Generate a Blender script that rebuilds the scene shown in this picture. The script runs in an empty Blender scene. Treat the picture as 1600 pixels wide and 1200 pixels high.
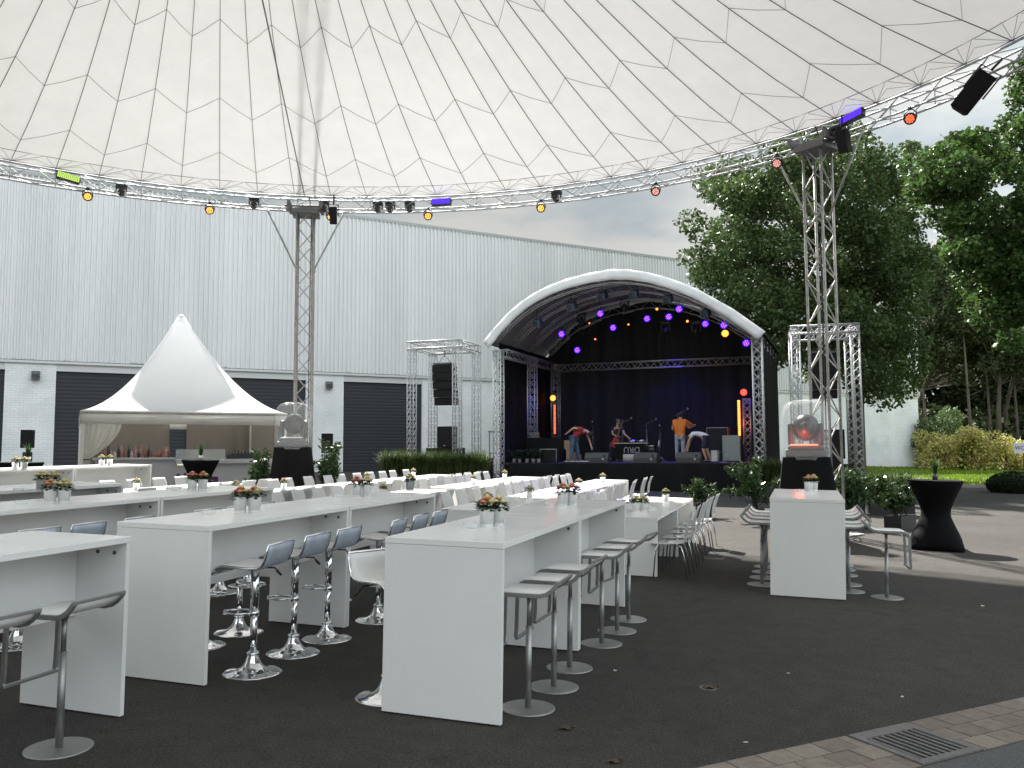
import bpy, math, random
import numpy as np
from math import sin, cos, pi, radians, sqrt, atan2, hypot
from mathutils import Vector, Matrix, Euler
random.seed(7); rng = np.random.default_rng(7)
S = bpy.context.scene
C = bpy.context.scene.collection

# ------------------------------------------------------------------ camera
# the asphalt yard is a plane that falls a little to the right and towards the camera
TILT = Matrix.Rotation(0.0177, 4, 'Y') @ Matrix.Rotation(0.0153, 4, 'X')
FPX = 1341.0
_p, _r = 0.0627, 0.0127
_f = Vector((0, cos(_p), sin(_p))); _u0 = Vector((0, -sin(_p), cos(_p))); _x0 = Vector((1, 0, 0))
_x = _x0 * cos(_r) + _u0 * sin(_r); _u = _u0 * cos(_r) - _x0 * sin(_r)
T3 = TILT.to_3x3()
CX, CU, CF = T3 @ _x, T3 @ _u, T3 @ _f
CP = T3 @ Vector((0, 0, 1.741))
cd = bpy.data.cameras.new('camera'); cam = bpy.data.objects.new('camera', cd); C.objects.link(cam)
cd.sensor_width = 36; cd.lens = 36 * FPX / 1600; cd.clip_start = 0.05; cd.clip_end = 2000
mw = Matrix.Identity(4)
for i in range(3):
    mw[i][0] = CX[i]; mw[i][1] = CU[i]; mw[i][2] = -CF[i]; mw[i][3] = CP[i]
cam.matrix_world = mw
S.camera = cam

# ------------------------------------------------------------------ sky, sun, exposure
SUN_EL, SUN_AZ = radians(48), radians(-14)          # azimuth from +Y towards +X
w = bpy.data.worlds.new('World'); S.world = w; w.use_nodes = True
nt = w.node_tree; nt.nodes.clear()
def N(t, typ, **kw):
    n = t.nodes.new(typ)
    for k, v in kw.items():
        setattr(n, k, v)
    return n
sky = N(nt, 'ShaderNodeTexSky', sky_type='NISHITA', sun_disc=False)
sky.sun_elevation = SUN_EL; sky.sun_rotation = SUN_AZ; sky.air_density = 1.2; sky.dust_density = 2.0
tc = N(nt, 'ShaderNodeTexCoord')
mp = N(nt, 'ShaderNodeMapping'); mp.inputs['Scale'].default_value = (1, 1, 2.6)
nz = N(nt, 'ShaderNodeTexNoise'); nz.inputs['Scale'].default_value = 1.7; nz.inputs['Detail'].default_value = 7; nz.inputs['Roughness'].default_value = 0.55
cr = N(nt, 'ShaderNodeValToRGB'); cr.color_ramp.elements[0].position = 0.36; cr.color_ramp.elements[0].color = (.72, .72, .72, 1); cr.color_ramp.elements[1].position = 0.62; cr.color_ramp.elements[1].color = (.95, .95, .95, 1)
nz2 = N(nt, 'ShaderNodeTexNoise'); nz2.inputs['Scale'].default_value = 4.5; nz2.inputs['Detail'].default_value = 5
cr2 = N(nt, 'ShaderNodeValToRGB'); cr2.color_ramp.elements[0].position = 0.38; cr2.color_ramp.elements[0].color = (3.4, 4.3, 4.75, 1); cr2.color_ramp.elements[1].position = 0.6; cr2.color_ramp.elements[1].color = (6.9, 6.9, 6.6, 1)
mx = N(nt, 'ShaderNodeMix', data_type='RGBA')
bg = N(nt, 'ShaderNodeBackground'); bg.inputs['Strength'].default_value = 0.09
wo = N(nt, 'ShaderNodeOutputWorld')
L = nt.links.new
L(tc.outputs['Generated'], mp.inputs['Vector']); L(mp.outputs[0], nz.inputs['Vector']); L(mp.outputs[0], nz2.inputs['Vector'])
L(nz.outputs['Fac'], cr.inputs[0]); L(nz2.outputs['Fac'], cr2.inputs[0])
L(cr.outputs[0], mx.inputs[0]); L(sky.outputs[0], mx.inputs[6]); L(cr2.outputs[0], mx.inputs[7])
sx = N(nt, 'ShaderNodeSeparateXYZ'); L(tc.outputs['Generated'], sx.inputs[0])
mr_ = N(nt, 'ShaderNodeMapRange'); mr_.inputs[1].default_value = -.5; mr_.inputs[2].default_value = .75; mr_.inputs[3].default_value = .70; mr_.inputs[4].default_value = .31
L(sx.outputs['Y'], mr_.inputs[0])
xr_ = N(nt, 'ShaderNodeMapRange'); xr_.inputs[1].default_value = .12; xr_.inputs[2].default_value = .5; xr_.inputs[3].default_value = 1.0; xr_.inputs[4].default_value = 1.6
L(sx.outputs['X'], xr_.inputs[0])
zr_ = N(nt, 'ShaderNodeMapRange'); zr_.inputs[1].default_value = .05; zr_.inputs[2].default_value = .5; zr_.inputs[3].default_value = .26; zr_.inputs[4].default_value = 1.55
L(sx.outputs['Z'], zr_.inputs[0])
yb_ = N(nt, 'ShaderNodeMapRange'); yb_.inputs[1].default_value = -.1; yb_.inputs[2].default_value = .35; yb_.inputs[3].default_value = 1; yb_.inputs[4].default_value = 0
L(sx.outputs['Y'], yb_.inputs[0])
zm_ = N(nt, 'ShaderNodeMix', data_type='FLOAT'); L(yb_.outputs[0], zm_.inputs[0]); zm_.inputs[2].default_value = 1.0; L(zr_.outputs[0], zm_.inputs[3])
m0_ = N(nt, 'ShaderNodeMath', operation='MULTIPLY'); L(mr_.outputs[0], m0_.inputs[0]); L(zm_.outputs[0], m0_.inputs[1])
mm_ = N(nt, 'ShaderNodeMath', operation='MULTIPLY'); L(m0_.outputs[0], mm_.inputs[0]); L(xr_.outputs[0], mm_.inputs[1])
vm_ = N(nt, 'ShaderNodeVectorMath', operation='SCALE'); L(mx.outputs[2], vm_.inputs[0]); L(mm_.outputs[0], vm_.inputs['Scale'])
L(vm_.outputs[0], bg.inputs[0]); L(bg.outputs[0], wo.inputs[0])
sd = bpy.data.lights.new('sun', 'SUN'); sd.energy = 5.0; sd.angle = radians(1.4); sd.color = (1, .96, .89)
so = bpy.data.objects.new('sun', sd); C.objects.link(so)
sdir = Vector((sin(SUN_AZ) * cos(SUN_EL), cos(SUN_AZ) * cos(SUN_EL), sin(SUN_EL)))
so.rotation_euler = sdir.to_track_quat('Z', 'Y').to_euler(); so.location = sdir * 100
S.view_settings.view_transform = 'Standard'; S.view_settings.look = 'None'; S.view_settings.gamma = 1
S.view_settings.exposure = 1.7
S.render.engine = 'CYCLES'
S.cycles.max_bounces = 8; S.cycles.transparent_max_bounces = 16

# ------------------------------------------------------------------ materials
MATS = {}
def mat(name, col, rough=.5, metal=0.0, var=0.0, vscale=3.0, bump=0.0, bscale=40.0, spec=.5, col2=None, trans=0.0, alpha=1.0, emit=None, estr=0.0, island=0.0, coat=0.0, stretch=None, rvar=0.0, subs=None):
    m = bpy.data.materials.new(name); m.use_nodes = True; t = m.node_tree; t.nodes.clear()
    out = N(t, 'ShaderNodeOutputMaterial'); b = N(t, 'ShaderNodeBsdfPrincipled')
    b.inputs['Base Color'].default_value = (*col, 1); b.inputs['Roughness'].default_value = rough
    b.inputs['Metallic'].default_value = metal; b.inputs['Specular IOR Level'].default_value = spec
    b.inputs['Alpha'].default_value = alpha; b.inputs['Transmission Weight'].default_value = trans
    b.inputs['Coat Weight'].default_value = coat
    if emit:
        b.inputs['Emission Color'].default_value = (*emit, 1); b.inputs['Emission Strength'].default_value = estr
    tcn = N(t, 'ShaderNodeTexCoord'); mpn = N(t, 'ShaderNodeMapping'); t.links.new(tcn.outputs['Object'], mpn.inputs[0])
    if stretch: mpn.inputs['Scale'].default_value = stretch
    cur = None
    if var or col2:
        n = N(t, 'ShaderNodeTexNoise'); n.inputs['Scale'].default_value = vscale; n.inputs['Detail'].default_value = 6; n.inputs['Roughness'].default_value = .6
        t.links.new(mpn.outputs[0], n.inputs['Vector'])
        r = N(t, 'ShaderNodeValToRGB'); r.color_ramp.elements[0].position = .3; r.color_ramp.elements[1].position = .7
        c2 = col2 if col2 else tuple(min(1, c * (1 + var)) for c in col)
        c1 = col if col2 else tuple(c * (1 - var) for c in col)
        r.color_ramp.elements[0].color = (*c1, 1); r.color_ramp.elements[1].color = (*c2, 1)
        t.links.new(n.outputs['Fac'], r.inputs[0]); cur = r.outputs[0]
        if rvar:
            mr = N(t, 'ShaderNodeMapRange'); mr.inputs[3].default_value = max(0, rough - rvar); mr.inputs[4].default_value = rough + rvar
            t.links.new(n.outputs['Fac'], mr.inputs[0]); t.links.new(mr.outputs[0], b.inputs['Roughness'])
    if island:
        g = N(t, 'ShaderNodeNewGeometry'); hs = N(t, 'ShaderNodeHueSaturation')
        if cur is None: hs.inputs['Color'].default_value = (*col, 1)
        else: t.links.new(cur, hs.inputs['Color'])
        a = N(t, 'ShaderNodeMapRange'); a.inputs[3].default_value = 1 - island; a.inputs[4].default_value = 1 + island
        h = N(t, 'ShaderNodeMapRange'); h.inputs[3].default_value = .5 - island * .045; h.inputs[4].default_value = .5 + island * .045
        t.links.new(g.outputs['Random Per Island'], a.inputs[0]); t.links.new(g.outputs['Random Per Island'], h.inputs[0])
        t.links.new(a.outputs[0], hs.inputs['Value']); t.links.new(h.outputs[0], hs.inputs['Hue']); cur = hs.outputs[0]
    if cur is not None: t.links.new(cur, b.inputs['Base Color'])
    if bump:
        n = N(t, 'ShaderNodeTexNoise'); n.inputs['Scale'].default_value = bscale; n.inputs['Detail'].default_value = 4
        t.links.new(mpn.outputs[0], n.inputs['Vector'])
        bn = N(t, 'ShaderNodeBump'); bn.inputs['Strength'].default_value = bump; bn.inputs['Distance'].default_value = .02
        t.links.new(n.outputs['Fac'], bn.inputs['Height']); t.links.new(bn.outputs[0], b.inputs['Normal'])
    t.links.new(b.outputs[0], out.inputs[0]); MATS[name] = m
    return m
def leafmat(name, col, island=.45, tr=.35, rough=.58, col2=None, vscale=.5):
    m = mat(name, col, rough=rough, island=island, var=.25 if not col2 else 0, vscale=vscale, col2=col2, spec=.22)
    t = m.node_tree; b = [n for n in t.nodes if n.type == 'BSDF_PRINCIPLED'][0]; out = [n for n in t.nodes if n.type == 'OUTPUT_MATERIAL'][0]
    tl = N(t, 'ShaderNodeBsdfTranslucent'); ms = N(t, 'ShaderNodeMixShader'); ms.inputs[0].default_value = tr
    src = b.inputs['Base Color'].links[0].from_socket
    t.links.new(src, tl.inputs[0]); t.links.new(b.outputs[0], ms.inputs[1]); t.links.new(tl.outputs[0], ms.inputs[2]); t.links.new(ms.outputs[0], out.inputs[0])
    return m
def clothmat(name, col, tr=.4, rough=.55, var=.03):
    m = mat(name, col, rough=rough, var=var, vscale=1.2)
    t = m.node_tree; b = [n for n in t.nodes if n.type == 'BSDF_PRINCIPLED'][0]; out = [n for n in t.nodes if n.type == 'OUTPUT_MATERIAL'][0]
    tl = N(t, 'ShaderNodeBsdfTranslucent'); ms = N(t, 'ShaderNodeMixShader'); ms.inputs[0].default_value = tr
    tl.inputs[0].default_value = (*col, 1)
    t.links.new(b.outputs[0], ms.inputs[1]); t.links.new(tl.outputs[0], ms.inputs[2]); t.links.new(ms.outputs[0], out.inputs[0])
    return m
M_ALU = mat('aluminium', (.40, .41, .42), .52, .6, var=.1, vscale=8)
M_ALUD = mat('weathered_aluminium', (.36, .355, .34), .55, .6, var=.25, vscale=9)
M_CHROME = mat('chrome', (.85, .86, .87), .06, 1.0)
M_STEEL = mat('brushed_steel', (.36, .36, .355), .45, .85, var=.06, vscale=30)
M_WHITE = mat('white_laminate', (.84, .84, .82), .34, var=.02, vscale=2.5, bump=.03, bscale=90, rvar=.08)
M_TOP = mat('glossy_white_laminate', (.87, .87, .85), .24, var=.02, vscale=2.5, bump=.02, bscale=60, rvar=.06)
M_WEDGE = mat('white_edge_band', (.78, .79, .78), .45)
M_SEAT = mat('white_seat', (.88, .88, .86), .3, var=.02)
M_CHAIR = mat('white_plastic', (.60, .60, .595), .45)
M_BACK = mat('blue_grey_back', (.50, .56, .64), .3, .1, var=.1, vscale=9)
M_BLACK = mat('black_metal', (.018, .018, .02), .5)
M_CAB = mat('black_cabinet', (.007, .007, .0075), .7, spec=.25, bump=.3, bscale=200)
M_DRAPE = mat('black_drape', (.006, .006, .007), .9, spec=.2, var=.3, vscale=2, bump=.6, bscale=5, stretch=(1, 1, .15))
M_BACKDROP = mat('black_backdrop', (.013, .013, .0135), .75, spec=.35, var=.35, vscale=1.6, bump=1.0, bscale=3, stretch=(1, 1, .12))
M_STRETCH = mat('black_stretch_cloth', (.004, .004, .005), .85, spec=.12)
M_GREYF = mat('dark_grey_fabric', (.014, .014, .015), .8, spec=.2)
M_SCREW = mat('dull_bolt', (.12, .125, .13), .4, .8)
M_GLASS = mat('clear_glass', (.9, .94, .93), .04, alpha=.32, spec=1.0)
M_TIN = mat('silver_tin', (.84, .87, .86), .3, .3, var=.18, vscale=26, stretch=(1, 1, .15))
M_STEM = mat('stem', (.03, .05, .018), .7)
M_ROSELEAF = leafmat('rose_leaf', (.04, .075, .02))
M_PEACH = mat('peach_petal', (.78, .42, .26), .6, island=.12)
M_CREAM = mat('cream_petal', (.80, .72, .42), .6, island=.1)
M_PINK = mat('pink_petal', (.82, .36, .33), .6, island=.12)
M_BARK = mat('bark', (.09, .075, .06), .9, var=.4, vscale=5, bump=1, bscale=14, stretch=(1, 1, .25))
M_PVC = clothmat('white_membrane', (.78, .785, .785), .105, .5, .05)
M_TENT = clothmat('tent_fabric', (.93, .935, .94), .6)
M_TENTV = clothmat('tent_valance_fabric', (.72, .71, .68), .3, var=.08)
M_SEAM = mat('seam', (.13, .13, .135), .8)
M_SEAM2 = mat('thin_seam', (.17, .17, .17), .8)
M_SKIN = mat('skin', (.48, .28, .2), .55)

# ------------------------------------------------------------------ mesh helpers
class MB:
    def __init__(s): s.v = []; s.f = []; s.m = []; s.sm = []
    def add(s, vs, fs, mi=0, smooth=False):
        o = len(s.v); s.v += [tuple(v) for v in vs]; s.f += [tuple(i + o for i in f) for f in fs]; s.m += [mi] * len(fs); s.sm += [smooth] * len(fs)
    def box(s, a, b, mi=0, M=None):
        vs = [Vector((x, y, z)) for z in (a[2], b[2]) for y in (a[1], b[1]) for x in (a[0], b[0])]
        if M is not None: vs = [M @ v for v in vs]
        s.add(vs, [(0, 2, 3, 1), (4, 5, 7, 6), (0, 1, 5, 4), (2, 6, 7, 3), (0, 4, 6, 2), (1, 3, 7, 5)], mi)
    def cbox(s, c, d, mi=0, M=None): s.box([c[i] - d[i] / 2 for i in range(3)], [c[i] + d[i] / 2 for i in range(3)], mi, M)
    def tube(s, pts, r, n=8, mi=0, closed=False, cap=True):
        pts = [Vector(p) for p in pts]; k = len(pts); rs = r if isinstance(r, (list, tuple)) else [r] * k
        vs = []; pn = None
        for i, p in enumerate(pts):
            if closed: d = pts[(i + 1) % k] - pts[i - 1]
            else: d = pts[min(i + 1, k - 1)] - pts[max(i - 1, 0)]
            if d.length < 1e-9: d = Vector((0, 0, 1))
            d.normalize()
            if pn is None: a = Vector((0, 0, 1)) if abs(d.z) < .9 else Vector((1, 0, 0)); pn = (a - d * a.dot(d)).normalized()
            else:
                pn = pn - d * pn.dot(d)
                pn = pn.normalized() if pn.length > 1e-6 else d.orthogonal().normalized()
            q = d.cross(pn)
            for j in range(n):
                an = 2 * pi * j / n + (pi / n if n == 4 else 0); vs.append(p + (pn * cos(an) + q * sin(an)) * rs[i])
        fs = []
        for i in range(k if closed else k - 1):
            a, b = i * n, ((i + 1) % k) * n
            for j in range(n): fs.append((a + j, a + (j + 1) % n, b + (j + 1) % n, b + j))
        if cap and not closed: fs += [tuple(range(n))[::-1], tuple(range((k - 1) * n, k * n))]
        s.add(vs, fs, mi, n > 4)
    def lathe(s, prof, n=24, c=(0, 0, 0), mi=0, cap=True, sq=None):
        vs = []
        for r, z in prof:
            for j in range(n):
                a = 2 * pi * j / n; k = 1.0 if sq is None else sq(a, z)
                vs.append((c[0] + r * k * cos(a), c[1] + r * k * sin(a), c[2] + z))
        fs = []
        for i in range(len(prof) - 1):
            for j in range(n): fs.append((i * n + j, i * n + (j + 1) % n, (i + 1) * n + (j + 1) % n, (i + 1) * n + j))
        s.add(vs, fs, mi, True)
        if cap:
            o = len(s.v) - len(vs)
            s.f += [tuple(o + j for j in range(n))[::-1], tuple(o + (len(prof) - 1) * n + j for j in range(n))]; s.m += [mi, mi]; s.sm += [False, False]
    def disc(s, c, nrm, r, th, n=16, mi=0):
        c = Vector(c); d = Vector(nrm).normalized(); s.tube([c - d * th / 2, c + d * th / 2], r, n, mi)
    def ell(s, c, r, nu=10, nv=7, mi=0, M=None):
        vs = []
        for i in range(nv + 1):
            ph = pi * i / nv
            for j in range(nu):
                a = 2 * pi * j / nu; v = Vector((r[0] * sin(ph) * cos(a), r[1] * sin(ph) * sin(a), r[2] * cos(ph)))
                if M is not None: v = M @ v
                vs.append(v + Vector(c))
        fs = [(i * nu + j, (i + 1) * nu + j, (i + 1) * nu + (j + 1) % nu, i * nu + (j + 1) % nu) for i in range(nv) for j in range(nu)]
        s.add(vs, fs, mi, True)
    def grid(s, P, mi=0, smooth=True, skip=()):
        r, c = len(P), len(P[0]); vs = [p for row in P for p in row]
        fs = [(i * c + j, i * c + j + 1, (i + 1) * c + j + 1, (i + 1) * c + j) for i in range(r - 1) for j in range(c - 1) if (i, j) not in skip]
        s.add(vs, fs, mi, smooth)
    def build(s, name, m, parent=None, solid=0, bevel=0):
        me = bpy.data.meshes.new(name); me.from_pydata(s.v, [], s.f)
        for x in (m if isinstance(m, (list, tuple)) else [m]): me.materials.append(x)
        me.polygons.foreach_set('material_index', s.m); me.polygons.foreach_set('use_smooth', s.sm); me.update()
        o = bpy.data.objects.new(name, me); C.objects.link(o)
        if parent: o.parent = parent
        if solid: md = o.modifiers.new('thick', 'SOLIDIFY'); md.thickness = solid; md.offset = 0
        if bevel: md = o.modifiers.new('bevel', 'BEVEL'); md.width = bevel; md.segments = 2; md.limit_method = 'ANGLE'
        return o
def quads(name, V, m, parent=None, smooth=False):
    """V: (n,4,3) array of quads -> one mesh"""
    n = len(V); me = bpy.data.meshes.new(name)
    me.vertices.add(n * 4); me.vertices.foreach_set('co', np.ascontiguousarray(V, dtype=np.float32).ravel())
    me.loops.add(n * 4); me.loops.foreach_set('vertex_index', np.arange(n * 4, dtype=np.int32))
    me.polygons.add(n); me.polygons.foreach_set('loop_start', np.arange(0, n * 4, 4, dtype=np.int32)); me.polygons.foreach_set('loop_total', np.full(n, 4, dtype=np.int32))
    me.materials.append(m); me.update(calc_edges=True)
    o = bpy.data.objects.new(name, me); C.objects.link(o)
    if parent: o.parent = parent
    return o
def tag(o, label=None, cat=None, group=None, kind=None):
    if label: o['label'] = label
    if cat: o['category'] = cat
    if group: o['group'] = group
    if kind: o['kind'] = kind
    return o
def thing(name, label, cat, group=None, M=None):
    o = bpy.data.objects.new(name, None); C.objects.link(o); o.empty_display_size = .1
    tag(o, label, cat, group)
    if M is not None: o.matrix_world = M
    return o
def GM(x, y, rz=0, z=0): return TILT @ Matrix.Translation((x, y, z)) @ Matrix.Rotation(rz, 4, 'Z')      # standing on the sloping yard
def gp(x, y, z=0): return TILT @ Vector((x, y, z))
def gz(X, Y): return 0.0153 * Y - 0.0177 * X
def VM(x, y, rz=0, z=None): return Matrix.Translation((x, y, gz(x, y) if z is None else z)) @ Matrix.Rotation(rz, 4, 'Z')   # plumb, world x,y
def kids(o): return [c for c in o.children]
def dup(root, M, label=None, group=None, cat=None):
    r = root.copy(); C.objects.link(r); r.matrix_world = M
    if label: r['label'] = label
    if group: r['group'] = group
    for ch in kids(root):
        c = ch.copy(); C.objects.link(c); c.parent = r
        for g in kids(ch):
            d = g.copy(); C.objects.link(d); d.parent = c
    return r
def ray(px, py): return (CX * ((px - 800) / FPX) - CU * ((py - 600) / FPX) + CF)
def at(px, py, Y):
    d = ray(px, py); return CP + d * ((Y - CP.y) / d.y)
A0 = .32
def XY(u, t): return (u * cos(A0) + t * sin(A0), -u * sin(A0) + t * cos(A0))
ORD = ['first', 'second', 'third', 'fourth', 'fifth', 'sixth', 'seventh', 'eighth', 'ninth', 'tenth']

def truss(mb, p, q, w, pitch, rc=.024, rb=.01, up=None, style='z', n=6, h=None):
    p, q = Vector(p), Vector(q); d = (q - p); Ln = d.length; d.normalize()
    a = Vector(up) if up else (Vector((0, 1, 0)) if abs(d.z) > .8 else Vector((0, 0, 1)))
    a = (a - d * a.dot(d)).normalized(); b = d.cross(a); h = h or w
    cs = [a * h / 2 + b * w / 2, a * h / 2 - b * w / 2, -a * h / 2 - b * w / 2, -a * h / 2 + b * w / 2]
    for c in cs: mb.tube([p + c, q + c], rc, n)
    k = max(1, round(Ln / pitch)); st = Ln / k
    for f in range(4):
        c0, c1 = cs[f], cs[(f + 1) % 4]
        for i in range(k):
            A, B = (c0, c1) if (i + f) % 2 == 0 else (c1, c0)
            mb.tube([p + d * st * i + A, p + d * st * (i + 1) + B], rb, 5, cap=False)
            if style == 'x': mb.tube([p + d * st * i + B, p + d * st * (i + 1) + A], rb, 5, cap=False)
    for e in (.02, Ln - .02):
        for f in range(4): mb.tube([p + d * e + cs[f], p + d * e + cs[(f + 1) % 4]], rb * 1.3, 5)

# ================================================================== GROUND
def asphalt_mat():
    m = bpy.data.materials.new('asphalt'); m.use_nodes = True; t = m.node_tree
    b = t.nodes['Principled BSDF']; tcn = N(t, 'ShaderNodeTexCoord'); l = t.links.new
    def noise(s, d, r=.6):
        n = N(t, 'ShaderNodeTexNoise'); n.inputs['Scale'].default_value = s; n.inputs['Detail'].default_value = d; n.inputs['Roughness'].default_value = r
        l(tcn.outputs['Object'], n.inputs['Vector']); return n.outputs['Fac']
    def ramp(i, a, b_, c0, c1):
        r = N(t, 'ShaderNodeValToRGB'); r.color_ramp.elements[0].position = a; r.color_ramp.elements[1].position = b_
        r.color_ramp.elements[0].color = (*c0, 1); r.color_ramp.elements[1].color = (*c1, 1); l(i, r.inputs[0]); return r.outputs[0]
    base = ramp(noise(.35, 8, .7), .35, .68, (.040, .0388, .0372), (.060, .058, .055))
    def mul(a, c, f=1.0):
        x = N(t, 'ShaderNodeMix', data_type='RGBA', blend_type='MULTIPLY'); x.inputs[0].default_value = f; l(a, x.inputs[6]); l(c, x.inputs[7]); return x.outputs[2]
    g = ramp(noise(170, 3, .7), .38, .66, (.5, .5, .5), (1.6, 1.58, 1.55)); base = mul(base, g)
    st = ramp(noise(1.4, 7, .78), .55, .72, (1, 1, 1), (.62, .62, .62)); base = mul(base, st)
    base = mul(base, ramp(noise(55, 4, .8), .35, .65, (.6, .6, .6), (1.6, 1.58, 1.55)))
    base = mul(base, ramp(noise(5, 6, .7), .35, .65, (.88, .88, .88), (1.12, 1.12, 1.12)))
    sp = ramp(noise(42, 2, .5), .735, .76, (1, 1, 1), (2.4, 2.4, 2.3)); base = mul(base, sp)
    l(base, b.inputs['Base Color']); b.inputs['Roughness'].default_value = .92; b.inputs['Specular IOR Level'].default_value = .16
    bn = N(t, 'ShaderNodeBump'); bn.inputs['Strength'].default_value = .55; bn.inputs['Distance'].default_value = .006
    l(noise(150, 4, .7), bn.inputs['Height']); l(bn.outputs[0], b.inputs['Normal'])
    return m
def sheet(name, poly, z, m, kind='structure', res=None):
    mb = MB(); mb.add([(x, y, z) for x, y in poly], [tuple(range(len(poly)))])
    o = mb.build(name, m); o.matrix_world = TILT; tag(o, kind=kind); return o
M_ASPH = asphalt_mat()
M_EARTH = mat('far_ground', (.05, .06, .03), .95, var=.4, vscale=.3)
sheet('ground', [(-300, -60), (300, -60), (300, 300), (-300, 300)], -.012, M_EARTH)
sheet('asphalt_yard', [(-70, -30), (45, -30), (45, 34), (36, 66), (-70, 66)], 0, M_ASPH)
M_GRASS = mat('lawn_grass', (.12, .17, .025), .9, col2=(.17, .23, .035), vscale=1.2, bump=1, bscale=120)
lawn = [(13.2, 36.0), (17.8, 34.6), (22.5, 33.2), (60, 30), (80, 90), (33.2, 66), (29.6, 62)]
sheet('lawn', lawn, .03, M_GRASS)
mb = MB(); pl = [(13.0, 35.8), (17.8, 34.4), (22.6, 33.0), (60, 29.8)]
for i in range(3):
    (x0, y0), (x1, y1) = pl[i], pl[i + 1]; dx, dy = x1 - x0, y1 - y0; l_ = hypot(dx, dy); nx, ny = -dy / l_ * .16, dx / l_ * .16
    mb.add([(x0, y0, 0), (x1, y1, 0), (x1 + nx, y1 + ny, 0), (x0 + nx, y0 + ny, 0), (x0, y0, .12), (x1, y1, .12), (x1 + nx, y1 + ny, .12), (x0 + nx, y0 + ny, .12)],
           [(0, 1, 5, 4), (4, 5, 6, 7), (3, 2, 6, 7), (0, 4, 7, 3), (1, 2, 6, 5)])
o = mb.build('kerb', mat('kerb_stone', (.34, .33, .31), .85, var=.2, vscale=3)); o.matrix_world = TILT; tag(o, kind='structure')
# grass blades on the lawn
n = 26000
P = np.stack([rng.uniform(14, 40, n), rng.uniform(34.5, 60, n)], 1)
P = P[(P[:, 1] > 40.6 - P[:, 0] * .31)]
n = len(P); a = rng.uniform(0, pi, n); hgt = rng.uniform(.06, .13, n); lean = rng.normal(0, .03, (n, 2)); wd = .035
V = np.zeros((n, 4, 3)); dx = np.cos(a) * wd; dy = np.sin(a) * wd
for k, (sx, top) in enumerate(((-1, 0), (1, 0), (.25, 1), (-.25, 1))):
    V[:, k, 0] = P[:, 0] + sx * dx + lean[:, 0] * top; V[:, k, 1] = P[:, 1] + sx * dy + lean[:, 1] * top; V[:, k, 2] = .03 + hgt * top
o = quads('lawn_grass', V, leafmat('grass_blade', (.17, .25, .03))); o.matrix_world = TILT; tag(o, 'short bright green grass of the lawn behind the yard', 'grass', kind='stuff')

# gutter of concrete pavers with drain grate, lower right
pa, pb = Vector((1.052, 4.706, 0)), Vector((3.555, 6.034, 0)); pd = (pb - pa).normalized(); pn = Vector((pd.y, -pd.x, 0))
M_PAVE = mat('paver', (.20, .168, .14), .85, island=.2, var=.18, vscale=14, bump=.5, bscale=90)
mb = MB(); pw = .175; 
gr_s, gr_e = 1.075, 1.595
for rrow in range(3):
    s = -6 + (.11 if rrow == 1 else 0)
    while s < 12:
        e = s + .212
        for c0, c1 in ([(s + .004, e - .004)] if e <= gr_s or s >= gr_e else [(s + .004, min(e - .004, gr_s - .004)), (max(s + .004, gr_e + .004), e - .004)]):
            if c1 - c0 < .02: continue
            p0 = pa + pd * c0 + pn * (rrow * pw + .004); p1 = pa + pd * c1 + pn * (rrow * pw + .004); q = pn * (pw - .008)
            z = .006 + random.uniform(-.0015, .0015)
            P4 = [p0, p1, p1 + q, p0 + q]
            vs = [v + Vector((0, 0, -.01)) for v in P4] + [v + Vector((0, 0, z)) for v in P4]
            mb.add(vs, [(4, 7, 6, 5), (0, 4, 5, 1), (1, 5, 6, 2), (2, 6, 7, 3), (3, 7, 4, 0)])
        s = e
o = mb.build('gutter_paving', M_PAVE); o.matrix_world = TILT; tag(o, kind='structure')
mb = MB(); mb.add([pa + pd * s_ + pn * o_ + Vector((0, 0, .002)) for s_, o_ in ((-6, -.006), (12, -.006), (12, .53), (-6, .53))], [(0, 3, 2, 1)])
o = mb.build('gutter_joint', mat('joint_dirt', (.035, .03, .025), .95)); o.matrix_world = TILT; tag(o, kind='structure')
mb = MB(); mb.add([pa + pd * s_ + pn * o_ + Vector((0, 0, .003)) for s_, o_ in ((-6, .53), (12, .53), (12, 5), (-6, 5))], [(0, 3, 2, 1)])
o = mb.build('side_road', mat('road_asphalt', (.085, .087, .088), .85, var=.4, vscale=70, bump=.6, bscale=120)); o.matrix_world = TILT; tag(o, kind='structure')
gm = Matrix.Identity(4)
gm.col[0][:3] = pd; gm.col[1][:3] = -pn; gm.col[2][:3] = (0, 0, 1); gm.col[3][:3] = pa + pd * 1.335 + pn * .265
t = thing('drain_grate', 'cast iron storm drain grate with eight slots set in the brown pavers', 'drain', M=TILT @ gm)
M_IRON = mat('cast_iron', (.15, .145, .14), .7, .1, var=.2, vscale=20)
mb = MB(); W_, H_ = .254, .25
mb.box((-W_, -H_, .0), (-W_ + .045, H_, .012)); mb.box((W_ - .045, -H_, 0), (W_, H_, .012)); mb.box((-W_ + .045, -H_, 0), (W_ - .045, -H_ + .05, .012)); mb.box((-W_ + .045, H_ - .09, 0), (W_ - .045, H_, .012))
mb.build('frame', M_IRON, t)
mb = MB(); nb = 8; x0, x1 = -W_ + .047, W_ - .047; st = (x1 - x0) / nb
for i in range(nb): mb.box((x0 + st * (i + .5) - st * .2, -H_ + .052, -.01), (x0 + st * (i + .5) + st * .2, H_ - .092, .009))
mb.build('bars', M_IRON, t)
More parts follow.
